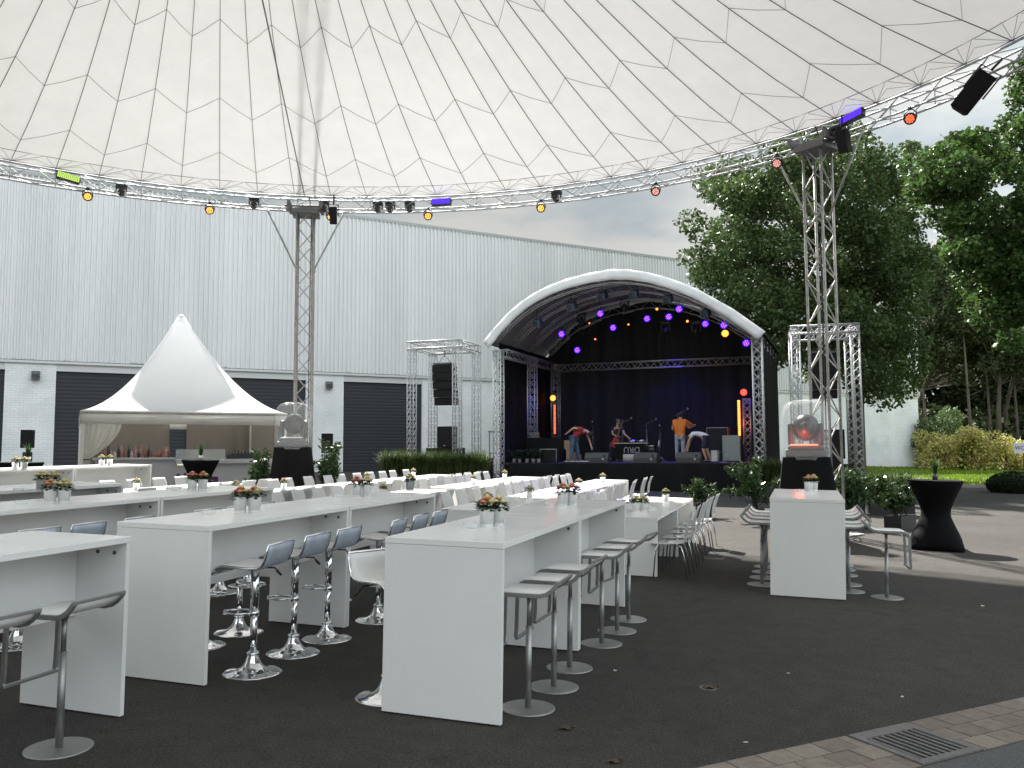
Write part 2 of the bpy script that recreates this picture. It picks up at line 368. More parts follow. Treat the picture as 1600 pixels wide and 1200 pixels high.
mb = MB(); mb.add([(-W_ + .045, -H_ + .05, .0045), (W_ - .045, -H_ + .05, .0045), (W_ - .045, H_ - .09, .0045), (-W_ + .045, H_ - .09, .0045)], [(0, 1, 2, 3)]); mb.build('pit_shade_sheet', mat('pit_shade_black', (.004, .004, .004), 1), t)  # flat near-black sheet, the shade below the bars put in as colour

# litter on the asphalt
M_LEAFD = mat('dry_leaf', (.09, .06, .03), .8); M_PAPER = mat('paper', (.7, .69, .66), .8)
def scrap(name, x, y, s, m, label, cat, group=None):
    mb = MB(); a = random.uniform(0, 6); k = 7
    P = [[(s * (i / 3 - 1) * (1 + .3 * sin(j * 2 + a)), s * .6 * (j / 3 - 1) * max(.15, 1 - abs(i / 3 - 1) ** 2), .004 + s * .35 * abs(sin(i * .9 + j * .7 + a))) for j in range(k)] for i in range(k)]
    mb.grid(P); o = mb.build(name, m); o.matrix_world = GM(x, y, a); tag(o, label, cat, group)
mb = MB(); mb.lathe([(.062, .0), (.062, .003), (.05, .0035), (.048, .0015), (.0, .0015)], 24, cap=False); o = mb.build('valve_cover', M_IRON); o.matrix_world = GM(1.41, 6.17); tag(o, 'small round dark valve cover sunk in the asphalt under a curled leaf', 'cover')
scrap('fallen_leaf', 1.42, 6.15, .05, M_LEAFD, 'curled dark leaf on the asphalt right of the centre table', 'leaf', 'leaves fallen on the asphalt')
scrap('fallen_leaf', .352, 5.264, .045, M_LEAFD, 'dark leaf on the asphalt just right of the near stool base', 'leaf', 'leaves fallen on the asphalt')
scrap('fallen_leaf', .578, 4.744, .04, M_LEAFD, 'brown leaf on the asphalt at the bottom edge, nearest to the viewer', 'leaf', 'leaves fallen on the asphalt')
for (x, y, s, lb) in [(2.10, 6.56, .012, 'tiny white paper scrap between centre table and right table'), (5.07, 9.32, .03, 'white paper scrap on the asphalt right of the lone stool'), (1.375, 5.07, .014, 'small white scrap close to the paver gutter'), (.8, 6.57, .022, 'crumpled pale paper scrap beside the row of grey stools'), (2.7, 6.0, .016, 'white speck of paper above the drain grate')]:
    scrap('paper_scrap', x, y, s, M_PAPER, lb, 'litter', 'paper scraps on the asphalt')

# ================================================================== WAREHOUSE
def facade_mats():
    m = bpy.data.materials.new('white_brick'); m.use_nodes = True; t = m.node_tree; b = t.nodes['Principled BSDF']; l = t.links.new
    tcn = N(t, 'ShaderNodeTexCoord'); mpn = N(t, 'ShaderNodeMapping'); mpn.inputs['Rotation'].default_value = (pi / 2, 0, 0); l(tcn.outputs['Object'], mpn.inputs[0])
    br = N(t, 'ShaderNodeTexBrick'); br.inputs['Scale'].default_value = 1; br.inputs['Brick Width'].default_value = .3; br.inputs['Row Height'].default_value = .1; br.inputs['Mortar Size'].default_value = .008
    br.inputs['Color1'].default_value = (.85, .86, .87, 1); br.inputs['Color2'].default_value = (.80, .81, .83, 1); br.inputs['Mortar'].default_value = (.68, .69, .7, 1)
    l(mpn.outputs[0], br.inputs['Vector'])
    n = N(t, 'ShaderNodeTexNoise'); n.inputs['Scale'].default_value = .8; n.inputs['Detail'].default_value = 7; l(tcn.outputs['Object'], n.inputs['Vector'])
    r = N(t, 'ShaderNodeValToRGB'); r.color_ramp.elements[0].position = .3; r.color_ramp.elements[0].color = (.82, .84, .82, 1); r.color_ramp.elements[1].position = .6; r.color_ramp.elements[1].color = (1, 1, 1, 1); l(n.outputs['Fac'], r.inputs[0])
    x = N(t, 'ShaderNodeMix', data_type='RGBA', blend_type='MULTIPLY'); x.inputs[0].default_value = 1; l(br.outputs['Color'], x.inputs[6]); l(r.outputs[0], x.inputs[7]); l(x.outputs[2], b.inputs['Base Color'])
    bn = N(t, 'ShaderNodeBump'); bn.inputs['Distance'].default_value = .01; bn.inputs['Strength'].default_value = .8; l(br.outputs['Fac'], bn.inputs['Height']); bn.invert = True; l(bn.outputs[0], b.inputs['Normal']); b.inputs['Roughness'].default_value = .8
    return m
M_BRICK = facade_mats()
M_CLAD = mat('ribbed_sheet_metal', (.72, .725, .735), .45, .05, var=.07, vscale=.5, stretch=(1, 1, .15))
M_DOOR = mat('dark_roller_shutter', (.016, .019, .025), .6, .0, var=.12, vscale=.6)
M_TRIM = mat('grey_trim', (.58, .59, .59), .5, .2)
bm_ang = atan2(.485, .875)
BX, BY = -8.1, 41.6
wh = thing('warehouse', 'long warehouse with ribbed pale metal cladding above white brick and dark shutters', 'building', M=Matrix.Translation((BX, BY, 0)) @ Matrix.Rotation(bm_ang, 4, 'Z'))
s0, s1 = -30.0, 43.3; ZG, ZT = 5.46, 13.3
mb = MB(); prof = []; x = s0; pitch = .21
while x < s1:
    prof += [(x, 0), (x + .09, 0), (x + .12, -.075), (x + .175, -.075)]; x += pitch
prof.append((s1, 0))
P = [[(x, y, z) for x, y in prof] for z in (ZG + .12, ZT)]; mb.grid(P[::-1], smooth=False)
mb.build('cladding', M_CLAD, wh)
_t = M_CLAD.node_tree; _b = [n for n in _t.nodes if n.type == 'BSDF_PRINCIPLED'][0]; _src = _b.inputs['Base Color'].links[0].from_socket
_tc = N(_t, 'ShaderNodeTexCoord'); _sx = N(_t, 'ShaderNodeSeparateXYZ'); _t.links.new(_tc.outputs['Object'], _sx.inputs[0])
_h = N(_t, 'ShaderNodeMapRange'); _h.inputs[1].default_value = ZG + .12; _h.inputs[2].default_value = ZG + .75; _h.inputs[3].default_value = .30; _h.inputs[4].default_value = -.25; _t.links.new(_sx.outputs['Z'], _h.inputs[0])
_mp = N(_t, 'ShaderNodeMapping'); _mp.inputs['Scale'].default_value = (1.3, 1, 2.2); _t.links.new(_tc.outputs['Object'], _mp.inputs[0])
_n = N(_t, 'ShaderNodeTexNoise'); _n.inputs['Scale'].default_value = 1.6; _n.inputs['Detail'].default_value = 8; _n.inputs['Roughness'].default_value = .75; _t.links.new(_mp.outputs[0], _n.inputs['Vector'])
_a = N(_t, 'ShaderNodeMath', operation='ADD'); _t.links.new(_n.outputs['Fac'], _a.inputs[0]); _t.links.new(_h.outputs[0], _a.inputs[1])
_r = N(_t, 'ShaderNodeValToRGB'); _r.color_ramp.elements[0].position = .80; _r.color_ramp.elements[0].color = (1, 1, 1, 1); _r.color_ramp.elements[1].position = .92; _r.color_ramp.elements[1].color = (.32, .32, .31, 1); _t.links.new(_a.outputs[0], _r.inputs[0])
_n2 = N(_t, 'ShaderNodeTexNoise'); _n2.inputs['Scale'].default_value = 1.0; _n2.inputs['Detail'].default_value = 5; _mp2 = N(_t, 'ShaderNodeMapping'); _mp2.inputs['Scale'].default_value = (2.4, 1, .06); _t.links.new(_tc.outputs['Object'], _mp2.inputs[0]); _t.links.new(_mp2.outputs[0], _n2.inputs['Vector'])
_r2 = N(_t, 'ShaderNodeValToRGB'); _r2.color_ramp.elements[0].position = .35; _r2.color_ramp.elements[0].color = (.955, .955, .95, 1); _r2.color_ramp.elements[1].position = .6; _r2.color_ramp.elements[1].color = (1, 1, 1, 1); _t.links.new(_n2.outputs['Fac'], _r2.inputs[0])
_m = N(_t, 'ShaderNodeMix', data_type='RGBA', blend_type='MULTIPLY'); _m.inputs[0].default_value = 1; _t.links.new(_src, _m.inputs[6]); _t.links.new(_r.outputs[0], _m.inputs[7])
_m2 = N(_t, 'ShaderNodeMix', data_type='RGBA', blend_type='MULTIPLY'); _m2.inputs[0].default_value = 1; _t.links.new(_m.outputs[2], _m2.inputs[6]); _t.links.new(_r2.outputs[0], _m2.inputs[7]); _t.links.new(_m2.outputs[2], _b.inputs['Base Color'])
mb = MB(); mb.box((s0, .02, ZG - .3), (s1, 28, ZT - .02)); mb.build('hall_body', M_TRIM, wh)
mb = MB(); mb.box((s0, -.07, ZT), (s1 + .05, .25, ZT + .14)); mb.build('roof_cap', mat('roof_cap_metal', (.36, .37, .37), .5, .3), wh)
mb = MB(); mb.box((s0, -.09, ZG), (s1 + .02, .0, ZG + .10)); mb.box((s0, -.06, ZG + .10), (s1, .018, ZG + .125), 1); mb.build('drip_rail', [M_TRIM, mat('dirty_black_line', (.05, .05, .05), .9)], wh)
doors = [(-26.9, -21.6), (-20.6, -14.2), (-12.36, -7.15), (-7.0, -1.84), (0, 4.13)]
edges = [s0] + [e for d in doors for e in d] + [s1]
for i in range(0, len(edges), 2):
    a_, b_ = edges[i], edges[i + 1]
    if b_ - a_ < .3:
        mb = MB(); mb.box((a_, .0, -1), (b_, .3, ZG)); mb.build('door_post', M_DOOR, wh); continue
    mb = MB(); mb.box((a_, -.01, -1.5), (b_, .35, ZG)); mb.build('brick_wall', M_BRICK, wh)
for a_, b_ in doors:
    mb = MB(); z = -1.0; P = []
    while z < ZG: P += [[(a_, .12, z), (b_, .12, z)], [(a_, .128, z + .075), (b_, .128, z + .075)], [(a_, .12, z + .085), (b_, .12, z + .085)]]; z += .16
    mb.grid(P, smooth=False); mb.build('roller_door', M_DOOR, wh)
for s_ in (-13.1, -.75):
    o = MB(); o.box((-.16, -.2, -.17), (.16, -.02, .17)); o.box((-.12, -.215, -.12), (.12, -.2, .05), 1)
    q = o.build('flood_light', [mat('lamp_housing', (.11, .115, .12), .5), mat('lamp_lens', (.05, .055, .06), .2)], wh, bevel=.01); q.location = (s_, 0, 4.95)
# railing next to the stage
mb = MB()
for xx in (7.3, 8.5, 9.7): mb.box((xx, -1.3, 0), (xx + .05, -1.25, 2.75))
mb.box((7.25, -1.32, 2.7), (9.8, -1.24, 2.78)); mb.box((7.25, -1.31, 1.6), (9.8, -1.26, 1.64))
rail = mb.build('handrail', mat('galvanised', (.3, .3, .3), .5, .6)); rail.matrix_world = wh.matrix_world; tag(rail, 'plain grey metal handrail against the brick wall left of the stage', 'handrail')

# ================================================================== CANOPY
CC = Vector((-3.215, 9.03, 0)); RM, ZM, NR, PH = 11.58, 8.0, 84, -.6964
PROF = [(11.58, 8.0), (10.6, 8.17), (9.8, 8.31), (8.5, 8.61), (7.9, 8.77), (6.35, 9.22), (5.9, 9.36), (4.3, 10.0), (2.8, 10.85), (1.4, 11.95), (.5, 12.9)]
def zc(r):
    rs = [p[0] for p in PROF][::-1]; zs = [p[1] for p in PROF][::-1]; return float(np.interp(r, rs, zs))
def cpnt(r, k, dz=0): a = PH + k * 2 * pi / NR; return (CC.x + r * sin(a), CC.y + r * cos(a), zc(r) + dz)
t = thing('canopy', 'huge white round membrane canopy with radial and zigzag seams overhead', 'canopy')
mb = MB(); rr = np.concatenate([np.linspace(RM, 9.8, 5), np.linspace(9.2, 1.4, 14), [.9, .5]])
P = []
for r in rr:
    row = []
    for k in range(NR * 2 + 1):
        frac = (k % 2) * 1.0; c = cpnt(r, k / 2); row.append((c[0], c[1], c[2] - .02 * frac * (r / RM)))
    P.append(row)
mb.grid(P); memb = mb.build('membrane', M_PVC, t)
mb = MB()
for k in range(NR): mb.tube([cpnt(r, k, -.018) for r in rr], .0075, 4, cap=False)
def nodeR(j, k):  # zigzag rows
    return {0: (10.6, 9.8), 1: (8.5, 7.9), 2: (6.35, 5.85), 3: (4.4, 4.0), 4: (2.7, 2.4)}[j][k % 2]
for j in range(5):
    for k in range(NR): 
        a_, b_ = cpnt(nodeR(j, k), k, -.012), cpnt(nodeR(j, k + 1), k + 1, -.012)
        m_ = [(a_[i] + b_[i]) / 2 for i in range(3)]; m_[2] -= .018
        mb.tube([a_, m_, b_], .0042, 4, 1, cap=False)
mb.tube([cpnt(11.1, k, -.014) for k in range(NR)], .006, 4, closed=True)
mb.tube([cpnt(RM, k, -.004) for k in range(NR)], .011, 5, closed=True)
for k in range(NR):
    e = cpnt(RM, k, -.012)
    for dk in (.3, .62, -.3):
        mb.tube([e, cpnt(11.1, k + dk, -.03)], .004, 4, 1, cap=False)
    mb.tube([e, cpnt(11.28, k + .5, -.03), cpnt(RM, k + 1, -.012)], .0035, 4, 1, cap=False)
mb.build('seams', [M_SEAM, M_SEAM2], memb)
mb = MB(); mb.tube([cpnt(.5, k, -.01) for k in range(0, NR, 6)], .05, 6, closed=True); mb.tube([(CC.x, CC.y, 12.4), (CC.x, CC.y, 13.4)], .09, 10); mb.build('crown_ring', M_ALUD, t)

def ringp(r, z, k): a = PH + k * 2 * pi / NR; return (CC.x + r * sin(a), CC.y + r * cos(a), z)
RI, RO_, ZB, ZTp = 11.60, 11.90, 7.66, 7.96
t = thing('ring_truss', 'circular aluminium box truss that carries the white membrane edge', 'truss')
for r, z in ((RI, ZB), (RO_, ZB), (RI, ZTp), (RO_, ZTp)):
    mb = MB(); mb.tube([ringp(r, z, k / 2) for k in range(NR * 2)], .021, 7, closed=True); mb.build('chord', M_ALU, t)
mb = MB()
pairs = [((RI, ZB), (RI, ZTp)), ((RO_, ZB), (RO_, ZTp)), ((RI, ZB), (RO_, ZB)), ((RI, ZTp), (RO_, ZTp))]
for fi, (A, B) in enumerate(pairs):
    for k in range(NR * 2):
        p_, q_ = (A, B) if k % 2 == fi % 2 else (B, A)
        mb.tube([ringp(*p_, k / 2), ringp(*q_, k / 2 + .5)], .0105, 5, cap=False)
for k in range(NR): mb.tube([ringp(RO_, ZB, k + .05), ringp(RO_, ZTp + .1, k + .05)], .010, 5); mb.tube([ringp(RM, ZM - .01, k), ringp(RI, ZTp, k)], .008, 5); mb.tube([ringp(RM, ZM - .01, k), ringp(RO_, ZTp + .1, k)], .006, 5)
mb.build('bracing', M_ALU, t)


def tower(k, label):
    a = PH + k * 2 * pi / NR; r = (RI + RO_) / 2; X, Y = CC.x + r * sin(a), CC.y + r * cos(a); zg = gz(X, Y)
    t = thing('canopy_tower', label, 'tower', 'truss towers under the canopy ring', M=Matrix.Translation((X, Y, zg)) @ Matrix.Rotation(-a, 4, 'Z'))
    H = ZB - zg
    mb = MB(); truss(mb, (0, 0, .02), (0, 0, H - .02), .38, .44, .03, .014, up=(0, 1, 0)); mb.build('mast', M_ALUD, t)
    if k < 10:
        mb = MB(); truss(mb, (0, .1, H + .6), (0, .4, H + 11), .36, .5, .02, .009, up=(0, 1, 0)); mb.build('upper_mast', M_ALUD, t)
    mb = MB(); mb.box((-.45, -.45, 0), (.45, .45, .02)); mb.build('base_plate', M_ALUD, t)
    mb = MB(); mb.box((-.32, -.3, H - .14), (.32, .3, H - .02)); mb.box((-.42, -.36, H - .02), (-.34, .36, H + .14)); mb.box((.34, -.36, H - .02), (.42, .36, H + .14)); mb.box((-.5, -.1, H + .0), (.5, .1, H + .1)); mb.build('head_block', mat('head_steel', (.16, .16, .165), .5, .6), t, bevel=.008)
    for sx in (-1, 1):
        mb = MB(); mb.tube([(sx * .2, 0, H - 1.5), (sx * .92, .02, H - .02)], .022, 8); mb.disc((sx * .2, 0, H - 1.5), (0, 0, 1), .045, .08); mb.build('brace', M_ALUD, t)
    mb = MB(); mb.tube([(.1, -.2, H + .3), (.12, .22, H - .3), (.14, -.21, H - 2), (.13, -.22, .4)], .012, 6); mb.build('cable', M_BLACK, t)
    return X, Y
TX1, TY1 = tower(7.3, 'slim truss tower behind the pagoda tent, carrying the far side of the ring')
TX2, TY2 = tower(21.4, 'truss tower beside the stage on the right, carrying the ring')
mb = MB(); mb.tube([(TX1, TY1 - .15, ZTp), (CC.x, CC.y, 9.1)], .012, 6)
o = mb.build('tie_cable', M_SEAM); tag(o, 'single dark steel cable running from the tower head up to the canopy centre', 'cable')

# ------------------------------------------------ lamps on the ring
M_HOUS = mat('par_housing', (.02, .02, .022), .45)
def emat(name, col, s): return mat(name, (.02, .02, .02), .4, emit=col, estr=s)
E_AMB = emat('amber_led', (1, .30, .03), .62); E_AMBC = emat('amber_led_core', (1, .44, .08), .8); E_RED = emat('red_orange_led', (1, .12, .04), .6); E_PINK = emat('pink_led', (.85, .36, .3), .4)
E_YG = emat('yellow_green_led', (.5, .75, .14), .5); E_BLUE = emat('violet_led', (.09, .02, 1), .55); E_PUR = emat('purple_stage_led', (.05, .01, 1), .5); E_PURC = emat('violet_led_core', (.35, .08, 1), 1.0); E_OR = emat('orange_stage_led', (1, .20, .03), 1.5)
def par(px, py, k_guess, m, label, size=.17, target=None, group='round LED lamps under the ring truss'):
    # find ring position with this image x
    best = min((abs((lambda v: 800 + FPX * (v - CP).dot(CX) / (v - CP).dot(CF))(Vector(ringp(RI - .05, ZB - .2, kk / 4))) - px), kk / 4) for kk in range(-40, 170) if (Vector(ringp(RI, ZB, kk / 4)) - CP).dot(CF) > 5)[1]
    c = Vector(ringp(RI - .02, ZB - .19, best))
    d = ((target or CP + Vector((random.uniform(-2, 2), 2, -1))) - c).normalized()
    t = thing('led_par', label, 'stage light', group)
    t.matrix_world = Matrix.Translation(c) @ d.to_track_quat('-Z', 'Y').to_matrix().to_4x4()
    r = size / 2
    mb = MB(); mb.lathe([(r * .55, .16), (r * .95, .11), (r * 1.1, .02), (r * 1.22, 0), (r * 1.22, -.03), (r * 1.1, -.035)], 20); hs_ = mb.build('housing', M_HOUS, t)
    mb = MB()
    for q in range(12):
        rad = r * .72 if q < 9 else r * .3; an = q * 2 * pi / (9 if q < 9 else 3); mb.lathe([(r * .2, -.036), (r * .17, -.045)], 8, c=(rad * cos(an), rad * sin(an), 0))
    mb.disc((0, 0, -.0325), (0, 0, 1), r * .3, .003, 20); mb.build('led_face', E_AMBC if m is E_AMB else m, hs_)
    mb = MB(); mb.disc((0, 0, -.0335), (0, 0, 1), r * .78, .003, 20); mb.build('lens_plate', m, hs_)
    R3 = t.matrix_world.to_3x3().inverted()
    mb = MB(); top = R3 @ (Vector(ringp(RI, ZB, best)) - c)
    mb.tube([(r * 1.25, 0, 0), Vector((r * 1.25, 0, 0)) * .9 + top * .55, top, Vector((-r * 1.25, 0, 0)) * .9 + top * .55, (-r * 1.25, 0, 0)], .011, 6); mb.disc(top, (1, 0, 0), .032, .06); mb.build('yoke', M_HOUS, t)
    return t
par(132, 294, 0, E_AMB, 'round amber LED lamp directly below the yellow-green light bar'); par(335, 321, 0, E_AMB, 'round amber LED lamp alone on the ring left of the slim tower')
par(518, 323, 0, E_AMB, 'round amber LED lamp just right of the slim tower head'); par(672, 330, 0, E_AMB, 'round amber LED lamp beside the purple light bar')
par(844, 316, 0, E_AMB, 'round amber LED lamp over the stage side of the ring, left of the pinkish one'); par(1023, 290, 0, E_PINK, 'dim pinkish LED lamp against the sky between amber lamp and trees')
par(1210, 246, 0, E_PINK, 'dim pinkish LED lamp just left of the right tower head'); par(1423, 180, 0, E_RED, 'red-orange LED lamp between blue bar and hanging loudspeaker')
def bar(k, m, label, roll=0, dz=0):
    a = PH + k * 2 * pi / NR; c = Vector(ringp(RI - .1, ZB + .16 + dz, k))
    t = thing('led_bar', label, 'stage light', 'rectangular LED bars on the ring truss', M=Matrix.Translation(c) @ Matrix.Rotation(-a, 4, 'Z') @ Matrix.Rotation(roll, 4, 'Y') @ Matrix.Rotation(radians(-12), 4, 'X'))
    mb = MB(); mb.box((-.24, -.02, -.08), (.24, .09, .08)); mb.build('housing', M_HOUS, t, bevel=.01)
    mb = MB()
    for i in range(12):
        for j in range(4): mb.cbox((-.205 + i * .0373, -.024, -.054 + j * .036), (.028, .008, .026))
    mb.build('led_face', m, t)
    mb = MB(); mb.add([(-.225, -.0212, -.07), (.225, -.0212, -.07), (.225, -.0212, .07), (-.225, -.0212, .07)], [(0, 1, 2, 3)]); mb.build('diffuser', M_HOUS, t)
    mb = MB(); mb.tube([(-.26, .03, 0), (-.26, .1, .1), (.26, .1, .1), (.26, .03, 0)], .011, 6); mb.build('bracket', M_HOUS, t)
bar(1.28, E_YG, 'rectangular light bar glowing yellow-green at the left end of the ring', radians(9)); bar(11.15, E_BLUE, 'rectangular light bar glowing purple above the warehouse roof edge', radians(-1), -.03); bar(22.45, E_BLUE, 'rectangular light bar glowing blue right of the right tower head', radians(-8), .06)
# dark moving heads and clamps on the ring
def mover(k, label, hang=False):
    a = PH + k * 2 * pi / NR; c = Vector(ringp(RI + .1, ZB + (.12 if not hang else -.12), k))
    t = thing('moving_head', label, 'stage light', 'unlit dark fixtures on the ring truss', M=Matrix.Translation(c) @ Matrix.Rotation(-a, 4, 'Z'))
    mb = MB(); mb.box((-.12, -.1, .02), (.12, .1, .1)); mb.build('base', M_HOUS, t, bevel=.015)
    mb = MB(); mb.ell((.0, -.04, -.09), (.085, .12, .09)); mb.build('head', M_HOUS, t)
    mb = MB(); mb.box((-.12, -.03, -.1), (-.095, .03, .02)); mb.box((.095, -.03, -.1), (.12, .03, .02)); mb.build('yoke', M_HOUS, t)
for k, lb in ((2.55, 'unlit dark moving head right of the yellow-green bar'), (5.9, 'unlit dark moving head just left of the slim tower head'), (7.8, 'bulky unlit dark fixture directly on the slim tower head'), (9.3, 'unlit dark moving head between slim tower and purple bar'), (9.65, 'smaller unlit dark fixture touching its neighbour left of the purple bar'), (10.2, 'lone small unlit dark fixture halfway to the purple bar'), (21.95, 'bulky unlit dark fixture on the right tower head'), (14.4, 'small dark fixture on the ring over the stage')): mover(k, lb)
def cabspk(k, label, dz, tilt, size, out=.0, face=None):
    a = PH + k * 2 * pi / NR; c = Vector(ringp(RI - .25 + out, ZB + dz, k)); a = a if face is None else face
    t = thing('hung_loudspeaker', label, 'loudspeaker', M=Matrix.Translation(c) @ Matrix.Rotation(-a, 4, 'Z') @ Matrix.Rotation(tilt[1], 4, 'Y') @ Matrix.Rotation(tilt[0], 4, 'X'))
    w_, h_, d_ = size
    mb = MB(); hw, hd = w_ / 2, d_ / 2
    mb.add([(-hw, -hd, -h_ / 2), (hw, -hd, -h_ / 2), (hw * .7, hd, -h_ / 2), (-hw * .7, hd, -h_ / 2), (-hw, -hd, h_ / 2), (hw, -hd, h_ / 2), (hw * .7, hd, h_ / 2), (-hw * .7, hd, h_ / 2)], [(0, 3, 2, 1), (4, 5, 6, 7), (0, 1, 5, 4), (1, 2, 6, 5), (2, 3, 7, 6), (3, 0, 4, 7)]); mb.build('cabinet', M_CAB, t, bevel=.012)
    mb = MB(); mb.box((-hw * .92, -hd - .012, -h_ * .46), (hw * .92, -hd, h_ * .46)); mb.build('grille', M_GREYF, t)
    mb = MB(); mb.tube([(-hw - .02, 0, 0), (-hw - .02, 0, h_ * .62), (hw + .02, 0, h_ * .62), (hw + .02, 0, 0)], .014, 6); mb.tube([(0, 0, h_ * .62), (.02, .05, h_ * .62 + .22)], .02, 6); mb.build('bracket', M_HOUS, t)
cabspk(25.45, 'large black loudspeaker hung tilted from the ring against the trees', -.36, (radians(18), radians(40)), (.31, .64, .33), -.1, face=.25)
cabspk(22.3, 'small black loudspeaker hanging beside the right tower head', -.22, (radians(15), 0), (.2, .42, .2), .1)
cabspk(8.1, 'small black loudspeaker hanging under the ring right of the slim tower', -.2, (radians(15), 0), (.18, .42, .18), .1)
# real light of the purple bars
def spot(loc, tgt, col, e, ang, blend=.5, r=.05):
    l_ = bpy.data.lights.new('spot_beam', 'SPOT'); l_.energy = e; l_.color = col; l_.spot_size = radians(ang); l_.spot_blend = blend; l_.shadow_soft_size = r
    o = bpy.data.objects.new('spot_beam', l_); C.objects.link(o); o.location = loc; o.rotation_euler = (Vector(loc) - Vector(tgt)).to_track_quat('Z', 'Y').to_euler()

# ================================================================== TABLES
def table_proto(H, Lg, W=.8, name='bar_table'):
    t = thing(name, 'x', 'table'); T = .037
    # local: origin at near-right corner on the ground, +Y along the row, body to -X
    mb = MB(); mb.box((-W, 0, H - T), (0, Lg, H)); mb.build('tabletop', M_TOP, t, bevel=.0018)
    for y0 in (.0, Lg - T):
        mb = MB(); mb.box((-W + .002, y0 + .002, 0.012), (-.002, y0 + T - .002, H - T - .002)); mb.build('end_panel', M_WHITE, t, bevel=.0018)
    zb = H * .54 if H > 1 else H * .5
    mb = MB(); mb.box((-W / 2 - .018, T + .0, zb), (-W / 2 + .018, Lg - T, H - T)); mb.build('centre_board', M_WHITE, t)
    for y0, sg in ((T, 1), (Lg - T, -1)):
        for x0 in (-.09, -.22, -.58, -.71):
            mb = MB(); mb.disc((x0, y0 + sg * .001, H - .10), (0, 1, 0), .0115 if H > 1 else .010, .008, 14); mb.build('bolt', M_SCREW, t)
    for y0 in (T / 2, Lg - T / 2):
        for x0 in (-.08, -.72):
            mb = MB(); mb.disc((x0, y0, .006), (0, 0, 1), .012, .012, 10); mb.build('foot', M_BLACK, t)
    return t
HI = table_proto(1.1, 1.974); LOW = table_proto(.75, 2.0, name='dining_table')
LOW2 = table_proto(.75, 1.80, name='dining_table')
used = set()
def tbl(proto, u, t, label, group, yaw=A0, jit=0):
    x, y = XY(u, t); M = GM(x, y, -yaw + jit)
    if id(proto) not in used:
        used.add(id(proto)); proto.matrix_world = M; proto['label'] = label; proto['group'] = group; return proto
    return dup(proto, M, label, group)
GB = 'white bar tables'; GL = 'white dining tables'
tbl(HI, -1.70, 5.0, 'white bar table in the lower centre, its broad end panel facing the viewer', GB)
tbl(HI, -1.70, 6.985, 'white bar table directly behind the lower centre one, seam to seam', GB)
tbl(HI, -3.88, 5.06, 'white bar table with three chrome swivel stools in front of it', GB)
tbl(HI, -3.88, 7.045, 'white bar table joined behind the one with the three chrome stools', GB)
tbl(HI, -3.93, 2.40, 'white bar table cut off at the lower left with grey loop stools', GB)
tbl(HI, -6.10, 5.2, 'white bar table at the left edge, second row from the lower left', GB)
tbl(HI, -6.10, 7.185, 'white bar table behind it in the second row, carrying two tin pots and an ashtray', GB)
tbl(HI, -8.15, 4.95, 'white bar table whose end shows at the left edge, third row', GB)
tbl(HI, -8.15, 6.93, 'white bar table of the third row carrying two pots of yellowish roses', GB)
tbl(HI, -10.35, 7.05, 'white bar table of which only the far end shows at the left edge', GB)
tbl(HI, -12.55, 10.5, 'white bar table at far left in front of the brick pillar', GB)
tbl(HI, -12.55, 12.49, 'white bar table in front of the pagoda tent curtain', GB)
# right hand table
RX, RY, RYAW = 3.70, 9.55, .325
dup(HI, GM(RX, RY, -RYAW), 'white bar table standing apart at the right, broad end panel to the viewer', GB)
rows_low = []   # (u, t0, n, proto, len)
for u, t0, n_, pr, ln, nm in ((-1.68, 11.0, 2, LOW, 2.0, 'nearest open asphalt'), (-3.90, 11.05, 2, LOW, 2.0, 'behind lower centre bar tables'),
                              (-3.90, 15.5, 3, LOW2, 1.80, 'washed in violet light'), (-6.12, 11.0, 2, LOW, 2.0, 'behind chrome stool tables'),
                              (-6.12, 15.8, 3, LOW2, 1.80, 'before left stage corner'), (-8.38, 11.6, 2, LOW, 2.0, 'before left plinth'),
                              (-8.38, 15.7, 3, LOW2, 1.80, 'before tall grasses'), (-10.55, 11.0, 2, LOW, 2.0, 'before pagoda bar')):
    for i in range(n_):
        which = {2: ['near', 'far'], 3: ['near', 'middle', 'far']}[n_][i]
        tbl(pr, u, t0 + i * (ln + .008), f'{which} low dining table of row {nm}', GL)
    rows_low.append((u, t0, n_ * ln, nm))

